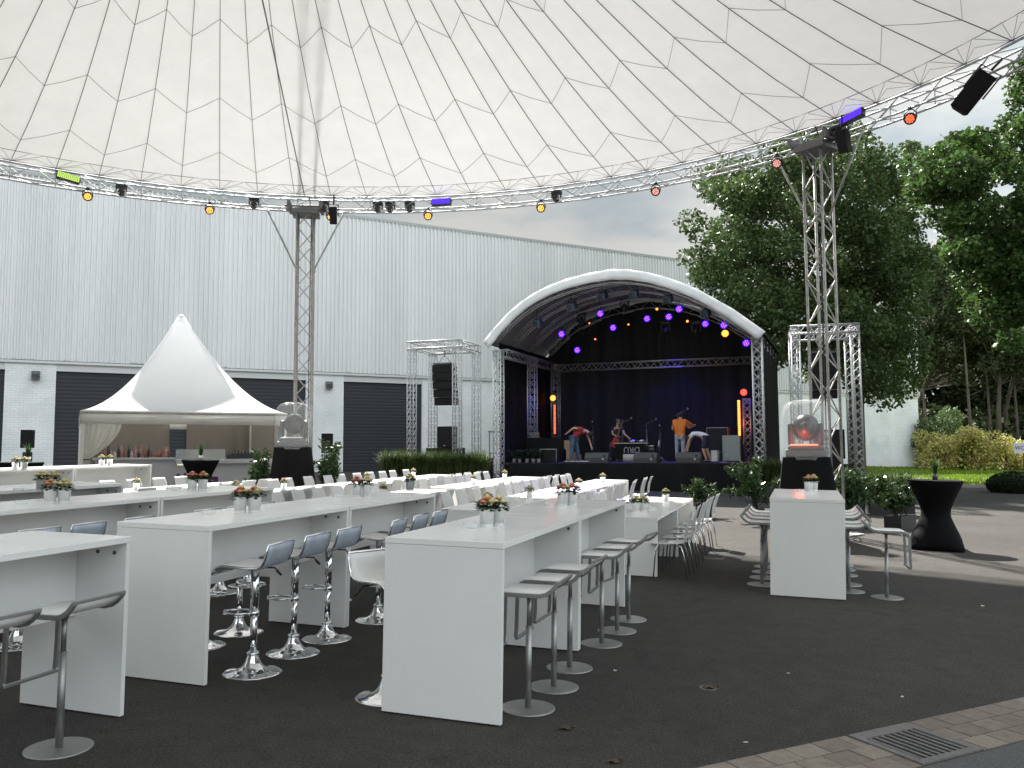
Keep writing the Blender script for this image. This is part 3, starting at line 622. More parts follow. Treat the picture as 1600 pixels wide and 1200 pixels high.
# ================================================================== CHAIRS
def chair_proto():
    t = thing('shell_chair', 'x', 'chair')     # faces +X (seat front at +X), back at -X
    mb = MB(); n = 22; cols = 9; P = []
    prof = []
    for i in range(n):
        s = i / (n - 1)
        if s < .45: k = s / .45; x = .20 - .36 * k; z = .445 - .012 * sin(k * pi) - (.02 * (1 - k) ** 3)
        elif s < .6: k = (s - .45) / .15; a = k * radians(75); x = -.16 - .07 * sin(a); z = .445 + .075 * (1 - cos(a))
        else: k = (s - .6) / .4; x = -.229 - .085 * k - .02 * sin(k * pi) * -1; z = .50 + .37 * k
        wd = .205 - .0 * s
        if s < .1: wd = .19 + .015 * (s / .1)
        if .42 < s < .75: wd = .205 - .035 * sin((s - .42) / .33 * pi)
        if s > .95: wd = .19
        prof.append((x, z, wd))
    for x, z, wd in prof: P.append([(x - (.012 * ((j / (cols - 1) * 2 - 1) ** 2) if z > .5 else 0) * -1, wd * (j / (cols - 1) * 2 - 1), z + (.008 * ((j / (cols - 1) * 2 - 1) ** 2) if z < .46 else 0)) for j in range(cols)])
    sk = [(13, 1), (13, 3), (13, 4), (13, 6)]
    mb.grid(P, skip=sk); mb.build('shell', M_CHAIR, t, solid=.008)
    for sy in (-1, 1):
        mb = MB(); mb.tube([(.17, sy * .21, 0), (.145, sy * .205, .36), (.12, sy * .19, .42), (.05, sy * .15, .43)], .009, 8); mb.build('leg', M_CHROME, t)
        mb = MB(); mb.tube([(-.25, sy * .21, 0), (-.20, sy * .2, .33), (-.17, sy * .185, .41), (-.08, sy * .15, .43)], .009, 8); mb.build('leg', M_CHROME, t)
    mb = MB(); mb.tube([(.05, -.15, .43), (.05, .15, .43)], .008, 6); mb.tube([(-.08, -.15, .43), (-.08, .15, .43)], .008, 6); mb.tube([(.05, 0, .432), (-.08, 0, .432)], .02, 6); mb.build('frame', M_CHROME, t)
    return t
CH = chair_proto(); first = [True]
def chair(u, t, face, label, group):
    x, y = XY(u, t); M = GM(x, y, -A0 + (0 if face > 0 else pi) + random.uniform(-.07, .07))
    if first[0]: first[0] = False; CH.matrix_world = M; CH['label'] = label; CH['group'] = group
    else: dup(CH, M, label, group)
for ri, (u, t0, ln, nm) in enumerate(rows_low):
    nc = 6 if ln < 4.2 else 7
    if ri == 2: nc = 8
    if ri in (4, 6): nc = 8
    for i in range(nc):
        tt = t0 + (ln / nc) * (i + .5) + random.uniform(-.05, .05) - (.22 if ri == 0 else 0)
        for side in (1, -1):
            uu = u + .34 + random.uniform(-.05, .07) if side > 0 else u - .8 - .34 - random.uniform(-.05, .07)
            if ri == 0: uu = u + .13 + random.uniform(-.02, .04) if side > 0 else uu
            chair(uu, tt, -side, f'{ORD[i]} chair from near end, {"right" if side > 0 else "left"} side of row {nm}', 'white shell chairs along the dining tables')

# ================================================================== STOOLS
def loop_stool():
    t = thing('loop_stool', 'x', 'stool')      # faces -X (towards table at -X); back lip at +X
    mb = MB(); mb.lathe([(.176, 0), (.176, .006), (.165, .0095), (.03, .011)], 40); mb.build('base', M_STEEL, t)
    mb = MB(); mb.tube([(0, 0, .01), (0, 0, .52)], .0205, 16); mb.tube([(0, 0, .52), (0, 0, .525)], .022, 16); mb.tube([(0, 0, .52), (0, 0, .725)], .015, 14); mb.lathe([(.016, .70), (.03, .73), (.05, .735)], 14); mb.build('column', M_STEEL, t)
    # profile of the band: back lip, seat, front bend, down loop
    pts = [(.235, .835), (.215, .812), (.19, .785), (.155, .762), (.115, .752), (0, .75), (-.12, .75), (-.165, .747), (-.195, .732), (-.212, .708), (-.217, .68)]
    low = [(-.219, .55), (-.222, .42), (-.226, .375), (-.215, .352), (-.20, .345)]
    def band(y, P, w_=.009, h_=.026):
        o = MB(); n = len(P); vs = []
        for i, (x, z) in enumerate(P):
            a = P[max(0, i - 1)]; b = P[min(n - 1, i + 1)]; dx, dz = b[0] - a[0], b[1] - a[1]; l_ = hypot(dx, dz); nx, nz = -dz / l_ * h_ / 2, dx / l_ * h_ / 2
            vs += [(x + nx, y - w_, z + nz), (x + nx, y + w_, z + nz), (x - nx, y + w_, z - nz), (x - nx, y - w_, z - nz)]
        fs = [(i * 4 + j, i * 4 + (j + 1) % 4, (i + 1) * 4 + (j + 1) % 4, (i + 1) * 4 + j) for i in range(n - 1) for j in range(4)] + [(0, 3, 2, 1), ((n - 1) * 4, (n - 1) * 4 + 1, (n - 1) * 4 + 2, (n - 1) * 4 + 3)]
        o.add(vs, fs); return o
    for sy in (-1, 1):
        band(sy * .178, pts + low[:-1]).build('side_rail', M_STEEL, t, bevel=.002)
    mb = MB(); mb.cbox((-.215, 0, .36), (.022, .374, .018)); mb.build('footrest', M_STEEL, t, bevel=.003)
    mb = MB(); mb.cbox((.238, 0, .838), (.014, .374, .02), M=None); mb.build('back_edge', M_STEEL, t, bevel=.003)
    mb = MB(); P = [[(x, y, z + .008) for y in (-.168, 0, .168)] for x, z in pts[1:]]; mb.grid(P); mb.build('seat', M_SEAT, t, solid=.014)
    return t
def swivel_stool():
    t = thing('swivel_stool', 'x', 'stool')
    mb = MB(); mb.lathe([(.213, 0), (.213, .005), (.195, .010), (.15, .017), (.10, .030), (.072, .052), (.052, .085), (.04, .118), (.036, .135)], 48); mb.lathe([(.044, .128), (.046, .145), (.036, .152)], 24); mb.build('base', M_CHROME, t)
    mb = MB(); mb.tube([(0, 0, .14), (0, 0, .46)], .0255, 18); mb.tube([(0, 0, .42), (0, 0, .755)], .031, 18); mb.disc((0, 0, .76), (0, 0, 1), .07, .012); mb.build('column', M_CHROME, t)
    mb = MB(); mb.tube([(-.02, -.03, .43), (-.1, -.085, .43), (-.2, -.075, .43), (-.245, 0, .43), (-.2, .075, .43), (-.1, .085, .43), (-.02, .03, .43)], .0095, 8); mb.disc((0, 0, .43), (0, 0, 1), .036, .04); mb.build('footrest', M_CHROME, t)
    mb = MB(); mb.tube([(.02, .05, .755), (.07, .16, .74), (.09, .2, .70)], .006, 6); mb.tube([(.08, .18, .715), (.095, .215, .68)], .01, 8); mb.build('lever', M_BLACK, t)
    pts = [(-.235, .735), (-.225, .765), (-.2, .785), (-.15, .795), (-.05, .79), (.05, .785), (.12, .79), (.155, .81), (.175, .85), (.188, .90), (.197, .955)]
    def row(x, z, w_, o=0): return [(x, w_ * (j / 6 * 2 - 1), z + o) for j in range(7)]
    mb = MB(); mb.grid([row(x, z, .195) for x, z in pts]); seat = mb.build('seat', M_SEAT, t, solid=.01)
    mb = MB(); mb.grid([row(x + (.009 if z > .82 else .003), z - (.012 if z < .82 else 0), .185) for x, z in pts[1:]]); mb.build('back_cover', M_BACK, seat, solid=.006)
    mb = MB(); loop = [(x + .002, -.198, z - .004) for x, z in pts] + [(x + .002, .198, z - .004) for x, z in reversed(pts)]; mb.tube(loop, .0105, 8, closed=True); mb.build('rim', M_CHROME, seat)
    return t
LS = loop_stool(); SS = swivel_stool(); fl = {'l': True, 's': True}
def stool(kind, x, y, rz, label, group):
    M = GM(x, y, rz); P = LS if kind == 'l' else SS
    if fl[kind]: fl[kind] = False; P.matrix_world = M; P['label'] = label; P['group'] = group
    else: dup(P, M, label, group)
GS1 = 'grey loop stools'; GS2 = 'chrome swivel stools'
for i, (x, y) in enumerate([(.13, 5.658), (.319, 6.136), (.465, 6.645), (.791, 7.434), (.983, 7.93), (1.157, 8.437)]):
    stool('l', x, y, -A0 + [.03, 0, -.04, .05, .02, -.12][i], f'{ORD[i]} grey loop stool from the viewer, right side of the centre bar tables', GS1)
stool('l', -2.471, 4.847, -A0 + .02, 'grey loop stool standing whole at the lower left, round base on the asphalt', GS1)
stool('l', -2.67, 4.34, -A0 - .03, 'grey loop stool at the lower left corner with its seat cut by the frame', GS1)
x, y = XY(-4.95, 3.9); stool('l', x, y, pi - A0, 'grey loop stool beyond the lower left table, base at left edge', GS1)
rd = Vector((sin(RYAW), cos(RYAW), 0)); rn = Vector((cos(RYAW), -sin(RYAW), 0))
for i, tt in enumerate((.66, 1.16, 1.95, 2.45, 2.9)):
    p = Vector((RX, RY, 0)) + rd * tt + rn * (.06 + .0 * i); stool('l', p.x, p.y, -RYAW + [.0, .06, 0, .04, .02][i], f'{ORD[i]} grey loop stool tucked in right of the lone right table', GS1)
for i, tt in enumerate((.75, 1.3, 1.8, 2.3)):
    p = Vector((RX, RY, 0)) + rd * tt - rn * (.8 + .12 + .0 * i); stool('l', p.x, p.y, pi - RYAW, f'{ORD[i]} grey loop stool at the left side of the lone right table', GS1)
stool('l', 4.248, 9.781, pi - .28, 'grey loop stool turned backwards, standing alone right of the right bar table', GS1)
for i, (u, tt, d) in enumerate([(-3.80, 5.50, .10), (-3.84, 6.1, .02), (-3.84, 6.62, -.02), (-3.78, 7.45, .1), (-3.80, 8.0, .05), (-3.80, 8.5, .02)]):
    x, y = XY(u, tt); stool('s', x, y, -A0 + d, ['nearest of the three chrome swivel stools before the left bar table', 'middle of the three chrome swivel stools before the left bar table', 'farthest of the three chrome swivel stools before the left bar table', 'first chrome swivel stool of the trio peeking over the centre table', 'second chrome swivel stool of the trio peeking over the centre table', 'third chrome swivel stool of the trio peeking over the centre table'][i], GS2)
for i, tt in enumerate((5.45, 6.02, 6.55, 7.55, 8.15)):
    x, y = XY(-4.68, tt); stool('s', x, y, pi - A0 + random.uniform(-.1, .1), f'{ORD[i]} chrome swivel stool from the viewer, far side of the left bar tables', GS2)
x, y = -.81, 5.86; stool('s', x, y, 2.35, 'chrome swivel stool turned round, its white seat half hidden by the centre table', GS2)
for i, tt in enumerate((5.5, 6.0, 6.6, 7.6, 8.1, 8.6)):
    x, y = XY(-6.05, tt); stool('s', x, y, -A0 + random.uniform(-.06, .06), f'{ORD[i]} chrome swivel stool from the near end, before the second row bar tables', GS2)
for i, tt in enumerate((5.9, 6.9, 7.7, 8.4)):
    x, y = XY(-6.98, tt); stool('s', x, y, pi - A0, f'{ORD[i]} chrome swivel stool on the far side of the second row bar tables', GS2)

# ================================================================== FLOWERS, ASHTRAYS
def rose(mb, c, r, mi=0):
    c = Vector(c); mb.ell(c + Vector((0, 0, .1 * r)), (r * .45, r * .45, r * .55), 7, 5, mi)
    for ring, (nn, rad, tl, h) in enumerate(((3, .42, .25, .8), (5, .68, .55, .62), (6, .95, .95, .38))):
        for k in range(nn):
            a = 2 * pi * k / nn + ring * .6; P = []
            for i in range(4):
                s = i / 3; w_ = r * .62 * sin(pi * (.18 + .64 * s)); rr_ = rad * r * (.25 + .75 * s); zz = (-.5 + s * (.9 + h * .3) - (s ** 3) * tl * .35) * r * h * 1.2
                P.append([c + Vector((rr_ * cos(a) - q * w_ * sin(a), rr_ * sin(a) + q * w_ * cos(a), zz)) for q in (-1, 0, 1)])
            mb.grid(P, mi)
def leafset(mb, n, R, z0, z1, size, cx=0, cy=0):
    for _ in range(n):
        a = random.uniform(0, 2 * pi); r = R * sqrt(random.uniform(.15, 1)); z = random.uniform(z0, z1); b = a + random.uniform(-.7, .7); s = size * random.uniform(.7, 1.2); dn = random.uniform(-.5, .5)
        p = Vector((cx + r * cos(a), cy + r * sin(a), z)); d = Vector((cos(b), sin(b), dn)).normalized(); q = d.cross(Vector((0, 0, 1))).normalized() * s * .36
        mb.add([p, p + d * s * .5 + q, p + d * s, p + d * s * .5 - q], [(0, 1, 2, 3)])
def pot_proto(cols, seed, nr=5):
    random.seed(seed)
    t = thing('flower_pot', 'x', 'flower pot')
    mb = MB(); mb.lathe([(.0, .003), (.045, .0), (.0465, .004), (.0555, .128), (.058, .13), (.0555, .1285), (.048, .02), (0, .02)], 24, cap=False, sq=lambda a, z: 1 + .012 * cos(12 * a)); mb.build('pot', M_TIN, t)
    mb = MB(); leafset(mb, 80, .058, .12, .17, .046); mb.build('foliage', M_ROSELEAF, t)
    for i in range(nr):
        a = 2 * pi * i / max(1, nr - 1) + random.uniform(-.2, .2); r = .038 if i < nr - 1 else 0
        mb = MB(); rose(mb, (r * cos(a), r * sin(a), .170 + (.028 if r == 0 else random.uniform(-.006, .016))), random.uniform(.031, .038)); mb.build('rose', cols[i % len(cols)], t)
    return t
PP = {'peach': pot_proto([M_PEACH, M_PINK, M_PEACH, M_CREAM, M_PEACH], 3), 'cream': pot_proto([M_CREAM, M_CREAM, M_CREAM, M_CREAM, M_CREAM], 4), 'mix': pot_proto([M_PINK, M_PEACH, M_CREAM, M_CREAM, M_PEACH], 5)}
random.seed(99); pf = {k: True for k in PP}
def pot(kind, x, y, z, label, s=1.0):
    M = GM(x, y, random.uniform(0, 6), z) @ Matrix.Scale(s, 4)
    if pf[kind]: pf[kind] = False; PP[kind].matrix_world = M; PP[kind]['label'] = label; PP[kind]['group'] = 'tin pots of roses'
    else: dup(PP[kind], M, label, 'tin pots of roses')
def ash_proto():
    mb = MB(); mb.lathe([(.0, .004), (.048, .0), (.052, .004), (.055, .03), (.053, .034), (.048, .033), (.044, .012), (0, .01)], 28, cap=False); return mb.build('ashtray', M_GLASS)
ASH = ash_proto(); af = [True]
def ash(x, y, z, label):
    o = ASH if af[0] else ASH.copy()
    if not af[0]: C.objects.link(o)
    af[0] = False; o.matrix_world = GM(x, y, 0, z); tag(o, label, 'ashtray', 'glass ashtrays on the tables')
pot('mix', -.168, 6.245, 1.1, 'front left tin pot of pink and cream roses on the lower centre table'); pot('cream', -.09, 6.33, 1.1, 'tin pot of cream roses standing right in the lower centre cluster'); pot('cream', -.175, 6.40, 1.1, 'rearmost tin pot of cream roses in the lower centre cluster')
ash(-.282, 6.134, 1.1, 'glass ashtray beside the pots on the lower centre table')
pot('peach', .50, 8.276, 1.1, 'left tin pot of peach roses on the second centre table'); pot('mix', .595, 8.34, 1.1, 'right tin pot of pink roses on the second centre table'); ash(.369, 8.255, 1.1, 'glass ashtray left of the peach roses on the second centre table')
pot('peach', -2.22, 7.103, 1.1, 'left tin pot of peach roses on the table with three chrome stools'); pot('mix', -2.115, 7.14, 1.1, 'right tin pot of pink roses on the table with three chrome stools'); ash(-2.42, 6.93, 1.1, 'glass ashtray on the table with three chrome stools')
pot('peach', -1.63, 9.14, 1.1, 'left tin pot of the pair on the far chrome stool table'); pot('cream', -1.525, 9.17, 1.1, 'right tin pot of the pair on the far chrome stool table'); ash(-1.8, 9.0, 1.1, 'glass ashtray on the far chrome stool table')
pot('cream', -1.195, 10.25, 1.1, 'single tin pot of cream roses at the far end of the chrome stool tables', .95)
pot('mix', -4.165, 7.817, 1.1, 'left tin pot of the near pair on the second row bar table'); pot('cream', -4.06, 7.86, 1.1, 'right tin pot of the near pair on the second row bar table'); ash(-4.33, 7.66, 1.1, 'glass ashtray of the near pots on the second row')
pot('peach', -3.61, 9.78, 1.1, 'left tin pot of salmon roses before the black table at the bar'); pot('peach', -3.50, 9.81, 1.1, 'right tin pot of salmon roses before the black table at the bar'); ash(-3.78, 9.75, 1.1, 'glass ashtray left of the salmon roses')
pot('cream', -5.12, 9.42, 1.1, 'left tin pot of yellowish roses on the third row bar table'); pot('cream', -5.01, 9.45, 1.1, 'right tin pot of yellowish roses on the third row bar table'); ash(-5.3, 9.3, 1.1, 'glass ashtray on the third row bar table')
pot('cream', -8.45, 14.7, 1.1, 'left tin pot of white roses before the brick pillar'); pot('cream', -8.33, 14.75, 1.1, 'right tin pot of white roses before the brick pillar'); ash(-8.2, 14.9, 1.1, 'glass ashtray near the white roses at far left')
pot('cream', -8.0, 16.85, 1.1, 'left tin pot of white roses before the tent curtain'); pot('cream', -7.87, 16.9, 1.1, 'right tin pot of white roses before the tent curtain')
pot('cream', 1.74, 11.94, .75, 'left tin pot of cream roses on the near dining table beside the chairs'); pot('cream', 1.85, 12.0, .75, 'right tin pot of cream roses on the near dining table beside the chairs'); ash(2.03, 12.3, .75, 'glass ashtray on the near right dining table')
pot('cream', 2.487, 13.853, .75, 'tin pot of cream roses at the far end of the near right dining row')
pot('cream', 1.342, 17.0, .75, 'tin pot of cream roses on the violet lit dining row'); pot('cream', 2.1, 19.7, .75, 'tin pot of cream roses at the stage end of the violet lit dining row'); ash(1.7, 19.3, .75, 'glass ashtray on the violet lit dining row')
pot('cream', -.78, 18.2, .75, 'tin pot of cream roses in the row before the left stage corner'); pot('cream', -.15, 20.9, .75, 'far tin pot of cream roses in the row before the left stage corner'); ash(-1.0, 17.7, .75, 'glass ashtray in the row before the left stage corner')
pot('cream', .314, 14.3, .75, 'tin pot of cream roses seen behind the second centre table'); ash(.11, 14.2, .75, 'glass ashtray seen behind the second centre table'); pot('cream', -.33, 12.45, .75, 'tin pot of cream roses peeking over the lower centre cluster')
pot('peach', -4.1, 15.6, .75, 'tin pot of peach roses before the left plinth'); pot('cream', -3.1, 18.6, .75, 'tin pot of cream roses in the row before the tall grasses'); pot('cream', -2.4, 21.2, .75, 'far tin pot of white roses right before the tall grasses')
x, y = XY(-6.5, 12.9); pot('cream', x, y, .75, 'tin pot of greenish roses behind the far chrome stool table')
x, y = XY(-9.0, 12.4); pot('cream', x, y, .75, 'tin pot hidden behind the salmon roses, only blossoms showing')
x, y = XY(-10.9, 12.2); pot('cream', x, y, .75, 'tin pot of cream roses peeking over the third row bar table')
pot('peach', 3.84, 11.118, 1.1, 'tin pot of peach roses on the lone right bar table'); pot('cream', 3.95, 11.25, 1.1, 'tin pot of cream roses behind the peach ones on the right bar table'); ash(3.70, 11.0, 1.1, 'glass ashtray on the lone right bar table')

# black cocktail tables
def cocktail(x, y, rz, label, H=1.12, plant=None):
    t = thing('cocktail_table', label, 'table', 'black covered cocktail tables', M=GM(x, y, rz))
    mb = MB()
    def sq(a, z):
        k = max(0, 1 - z / .42) ** 1.5; return 1 + k * .30 * (abs(cos(2 * a)) ** 3 - .45)
    prof = [(.455, .0), (.445, .09), (.41, .17), (.35, .28), (.285, .40), (.24, .50), (.222, .58), (.235, .67), (.28, .79), (.335, .91), (.39, 1.03), (.425, H - .012), (.42, H)]
    mb.lathe(prof, 48, sq=sq); mb.build('stretch_cover', M_STRETCH, t)
    mb = MB(); mb.lathe([(.428, H - .004), (.428, H + .008), (.42, H + .012)], 40); mb.build('tabletop', M_STRETCH, t)
    for k in range(4): mb = MB(); a = k * pi / 2; mb.tube([(.41 * cos(a), .41 * sin(a), 0), (.4 * cos(a), .4 * sin(a), .05)], .03, 8); mb.build('foot', M_BLACK, t)
cocktail(7.06, 14.35, .35, 'black hourglass cocktail table standing free at the right before the lawn')
cocktail(-7.35, 20.4, .2, 'black cocktail table in front of the bar counter, grass pot on top')
cocktail(-9.85, 17.3, .5, 'black cocktail table at far left before the brick pillar')
def grasspot(x, y, z, label, h=.22, potcol=None, n=60, r=.05):
    t = thing('grass_pot', label, 'potted plant', 'small potted grasses', M=GM(x, y, 0, z))
    mb = MB(); mb.lathe([(.0, .0), (.04, 0), (.052, .1), (.05, .1), (.0, .09)], 18, cap=False); mb.build('pot', potcol or M_TIN, t)
    mb = MB()
    for _ in range(n):
        a = random.uniform(0, 2 * pi); l_ = h * random.uniform(.5, 1); bnd = random.uniform(.1, .6); w_ = .004
        p = Vector((r * .6 * cos(a) * random.random(), r * .6 * sin(a) * random.random(), .09)); d = Vector((cos(a), sin(a), 0)); q = Vector((-sin(a), cos(a), 0)) * w_
        m_ = p + Vector((0, 0, l_ * .6)) + d * l_ * bnd * .25; e = p + Vector((0, 0, l_ * (1 - bnd * .3))) + d * l_ * bnd * .8
        mb.add([p - q, p + q, m_ + q, m_ - q, e], [(0, 1, 2, 3), (3, 2, 4)])
    mb.build('blades', M_GRASSY, t)
M_GRASSY = leafmat('reed_blade', (.04, .075, .02), .5)
grasspot(7.06, 14.35, 1.132, 'grey pot with dry dark grass on the black cocktail table at right', .35, mat('smoky_glass', (.08, .09, .09), .2), 90)
grasspot(-7.35, 20.4, 1.132, 'white pot with upright grass on the cocktail table before the bar', .38, M_WHITE, 90)
grasspot(-9.75, 17.4, 1.132, 'pot with green grass on the cocktail table at far left', .36, M_TIN, 90)

# ================================================================== PAGODA TENT AND BAR
ta = radians(27); TM = VM(-10.0, 20.0, ta, 0); TS = 4.75; ZE = 2.74; ZV = 2.46
t = thing('pagoda_tent', 'white pagoda tent with peaked roof and tied side curtain over the bar', 'tent', M=TM)
tg = gz(-9, 22)
mb = MB(); n = 28; P = []
for i in range(15):
    s = i / 14; k = (1 - s); hh = ZE + (5.42 - ZE) * (s ** 1.75 * .86 + s * .14) if s < 1 else 5.42
    half = TS / 2 * k + .09 * s
    ring = []
    for e in range(4):
        for j in range(7):
            q = j / 7 * 2 - 1; x_, y_ = [(q, -1), (1, q), (-q, 1), (-1, -q)][e]
            sag = (1 - q * q) * .05 * k * (half)
            ring.append((TS / 2 + x_ * (half - (sag if abs(x_) == 1 and e in (1, 3) else 0)), TS / 2 + y_ * (half - (sag if e in (0, 2) else 0)), hh - .02 * (1 - q * q) * k))
    ring.append(ring[0]); P.append(ring)
mb.grid(P); troof = mb.build('roof', M_TENT, t, solid=.004)
mb = MB(); mb.lathe([(.10, 5.4), (.10, 5.46), (.03, 5.5)], 12, c=(TS / 2, TS / 2, 0)); mb.build('roof_cap', M_WHITE, troof)
for e in range(4):
    mb = MB(); P = []
    for z in (ZE + .005, ZE - .1, ZV - .03):
        row = []
        for j in range(33):
            q = j / 32 * TS; wv = .012 * sin(q * 9) * (ZE - z) / .3
            row.append([(q, -.012 + wv, z), (TS + .012 + wv, q, z), (TS - q, TS + .012 + wv, z), (-.012 + wv, TS - q, z)][e])
        P.append(row)
    mb.grid(P); mb.build('valance', M_TENTV, t, solid=.004)
mb = MB()
for a_, b_ in (((0, 0), (TS, 0)), ((TS, 0), (TS, TS)), ((TS, TS), (0, TS)), ((0, TS), (0, 0))): mb.tube([(*a_, ZE - .04), (*b_, ZE - .04)], .035, 6)
mb.tube([(0, 0, ZE - .05), (TS / 2, TS / 2, ZE + .3), (TS, TS, ZE - .05)], .03, 6); mb.tube([(TS, 0, ZE - .05), (TS / 2, TS / 2, ZE + .3), (0, TS, ZE - .05)], .03, 6); mb.tube([(TS / 2, TS / 2, ZE + .3), (TS / 2, TS / 2, 5.4)], .04, 8)
mb.build('frame', M_ALUD, t)
for x_, y_ in ((.04, .04), (TS - .04, .04), (TS - .04, TS - .04), (.04, TS - .04)):
    mb = MB(); mb.box((x_ - .045, y_ - .045, tg - .5), (x_ + .045, y_ + .045, ZE - .05)); mb.build('post', M_TENTV, t)
M_LINER = mat('tent_wall', (.15, .13, .105), .8, var=.06, vscale=2)
def wall(name, p, q, m, wv=.03, z0=-.4, z1=ZE - .08, hole=None):
    mb = MB(); p = Vector(p); q = Vector(q); d = q - p; nrm = Vector((-d.y, d.x, 0)).normalized(); P = []; nn = 60
    for z in np.linspace(z0, z1, 7): P.append([p + d * (j / nn) + nrm * wv * sin(j * 1.3) + Vector((0, 0, float(z))) for j in range(nn + 1)])
    sk = [(i, j) for i in range(6) for j in range(nn) if hole and hole[0] <= j < hole[1] and hole[2] <= i < hole[3]]
    mb.grid(P, skip=sk); mb.build(name, m, t)
wall('back_wall', (0, TS - .06, 0), (TS, TS - .06, 0), M_LINER, .015, hole=(30, 36, 2, 6))
wall('side_wall', (.02, TS, 0), (.02, .0, 0), M_TENTV, .02)
wall('side_wall', (TS - .02, 0.9, 0), (TS - .02, TS, 0), M_LINER, .02)
# tied curtain at the front left corner
mb = MB(); P = []
for i in range(15):
    s = i / 14; z = ZV + .02 - s * 1.52; pinch = (cos(min(1, s / .58) * pi / 2) ** .9 if s < .58 else 0); wtop = .80
    wd = .12 + (wtop - .12) * pinch + (.0 if s < .6 else (s - .6) * .5)
    P.append([(.08 + wd * (j / 26), .05 + .045 * sin(j * 1.5) * (.4 + pinch), z) for j in range(27)])
mb.grid(P); curt = mb.build('curtain', clothmat('sheer_curtain', (.6, .59, .54), .45, var=.1), t)
mb = MB(); mb.tube([(.07, .0, ZV - .86), (.14, -.03, ZV - .87), (.22, .0, ZV - .86), (.14, .12, ZV - .86)], .012, 6, closed=True); mb.build('curtain_tie', M_BLACK, curt)

# bar counter
cz = tg + 1.13
t = thing('bar_counter', 'long pale bar counter under the tent with purple skyline banner', 'bar counter', M=TM)
M_CNT = mat('counter_front', (.42, .42, .44), .5, var=.05)
mb = MB(); mb.box((.35, .75, tg - .4), (TS - .1, .95, cz - .05)); mb.build('front', M_CNT, t)
mb = MB(); mb.box((.3, .62, cz - .05), (2.15, 1.3, cz + .0)); mb.box((2.17, .62, cz - .16), (TS - .05, 1.3, cz - .10)); mb.build('top', mat('counter_top', (.45, .46, .47), .35), t)
mb = MB(); mb.box((2.2, .64, cz - .2), (2.9, .67, cz - .165)); mb.build('lit_edge', mat('warm_strip', (.8, .8, .6), .5, emit=(.9, .95, .6), estr=.2), t)
mb = MB(); mb.box((2.16, .655, cz - .09), (3.35, .665, cz + .2)); mb.build('glass_guard', mat('guard_glass', (.8, .85, .85), .05, alpha=.25), t)
mb = MB(); sk = [(2.15, 0), (2.15, .22), (2.2, .22), (2.2, .27), (2.26, .27), (2.28, .2), (2.36, .2), (2.36, .26), (2.4, .3), (2.43, .26), (2.43, .2), (2.52, .2), (2.53, .29), (2.56, .29), (2.57, .19), (2.66, .19), (2.7, .25), (2.78, .27), (2.86, .24), (2.9, .18), (3.0, .18), (3.0, .24), (3.05, .24), (3.05, .18), (3.2, .18), (3.2, 0)]
vs = [(x_, .742, cz - .68 + z_) for x_, z_ in sk]; mb.add(vs, [tuple(range(len(vs)))]); mb.build('banner', mat('purple_banner', (.07, .012, .06), .6), t)
mb = MB(); mb.box((2.35, .736, cz - .60), (2.72, .74, cz - .59)); mb.box((2.8, .736, cz - .60), (3.1, .74, cz - .59)); mb.build('banner_line', M_CNT, t)
def text(body, size, M, m, parent=None, name='lettering', ext=.002, align='CENTER'):
    cu = bpy.data.curves.new(name, 'FONT'); cu.body = body; cu.size = size; cu.extrude = ext; cu.align_x = align; cu.align_y = 'CENTER'; cu.materials.append(m)
    o = bpy.data.objects.new(name, cu); C.objects.link(o); bpy.context.view_layer.update()
    me = bpy.data.meshes.new_from_object(o.evaluated_get(bpy.context.evaluated_depsgraph_get())); bpy.data.objects.remove(o)
    if not me.materials: me.materials.append(m)
    o = bpy.data.objects.new(name, me); C.objects.link(o)
    if parent: o.parent = parent
    o.matrix_local = M; return o
text('SZEN', .12, Matrix.Translation((2.75, .742, cz - .30)) @ Matrix.Rotation(pi / 2, 4, 'X'), M_BLACK, t)
# bottles on the bar
def bottle(x, y, z, h, r, m, label):
    mb = MB(); mb.lathe([(0, 0), (r, 0), (r, h * .58), (r * .85, h * .66), (r * .36, h * .78), (r * .34, h), (0, h)], 12, cap=False)
    o = mb.build('bottle', m); o.matrix_world = TM @ Matrix.Translation((x, y, z)); tag(o, label, 'bottle', 'bottles on the bar')
BM = [mat('amber_bottle', (.25, .10, .06), .2), mat('pink_bottle', (.42, .2, .2), .25), mat('dark_bottle', (.03, .03, .03), .2), mat('pale_bottle', (.5, .45, .42), .3)]
bn = ['amber', 'pinkish', 'black', 'pale']
for i in range(20):
    k = random.choice([0, 1, 1, 2, 3]); bottle(.55 + i * .078 + random.uniform(-.01, .01), 1.0 + (i % 3) * .08, cz, random.uniform(.14, .32), random.uniform(.028, .04), BM[k], f'{bn[k]} bottle on the left half of the bar counter')
for i in range(7): bottle(3.5 + i * .16, 1.15, cz - .1, random.uniform(.2, .26), .038, BM[2], 'black bottle in the dark row on the right half of the bar counter')
t = thing('bottle_crate', 'low dark crate filled with bottle tops on the bar counter', 'crate', M=TM @ Matrix.Translation((3.9, 1.0, cz - .1)))
mb = MB(); mb.box((-.4, -.14, 0), (.4, .14, .2)); mb.build('box', M_BLACK, t, bevel=.01)
mb = MB(); [mb.lathe([(.02, .2), (.018, .27)], 8, c=(-.34 + i * .085, 0, 0)) for i in range(9)]; mb.build('bottle_tops', BM[2], t)

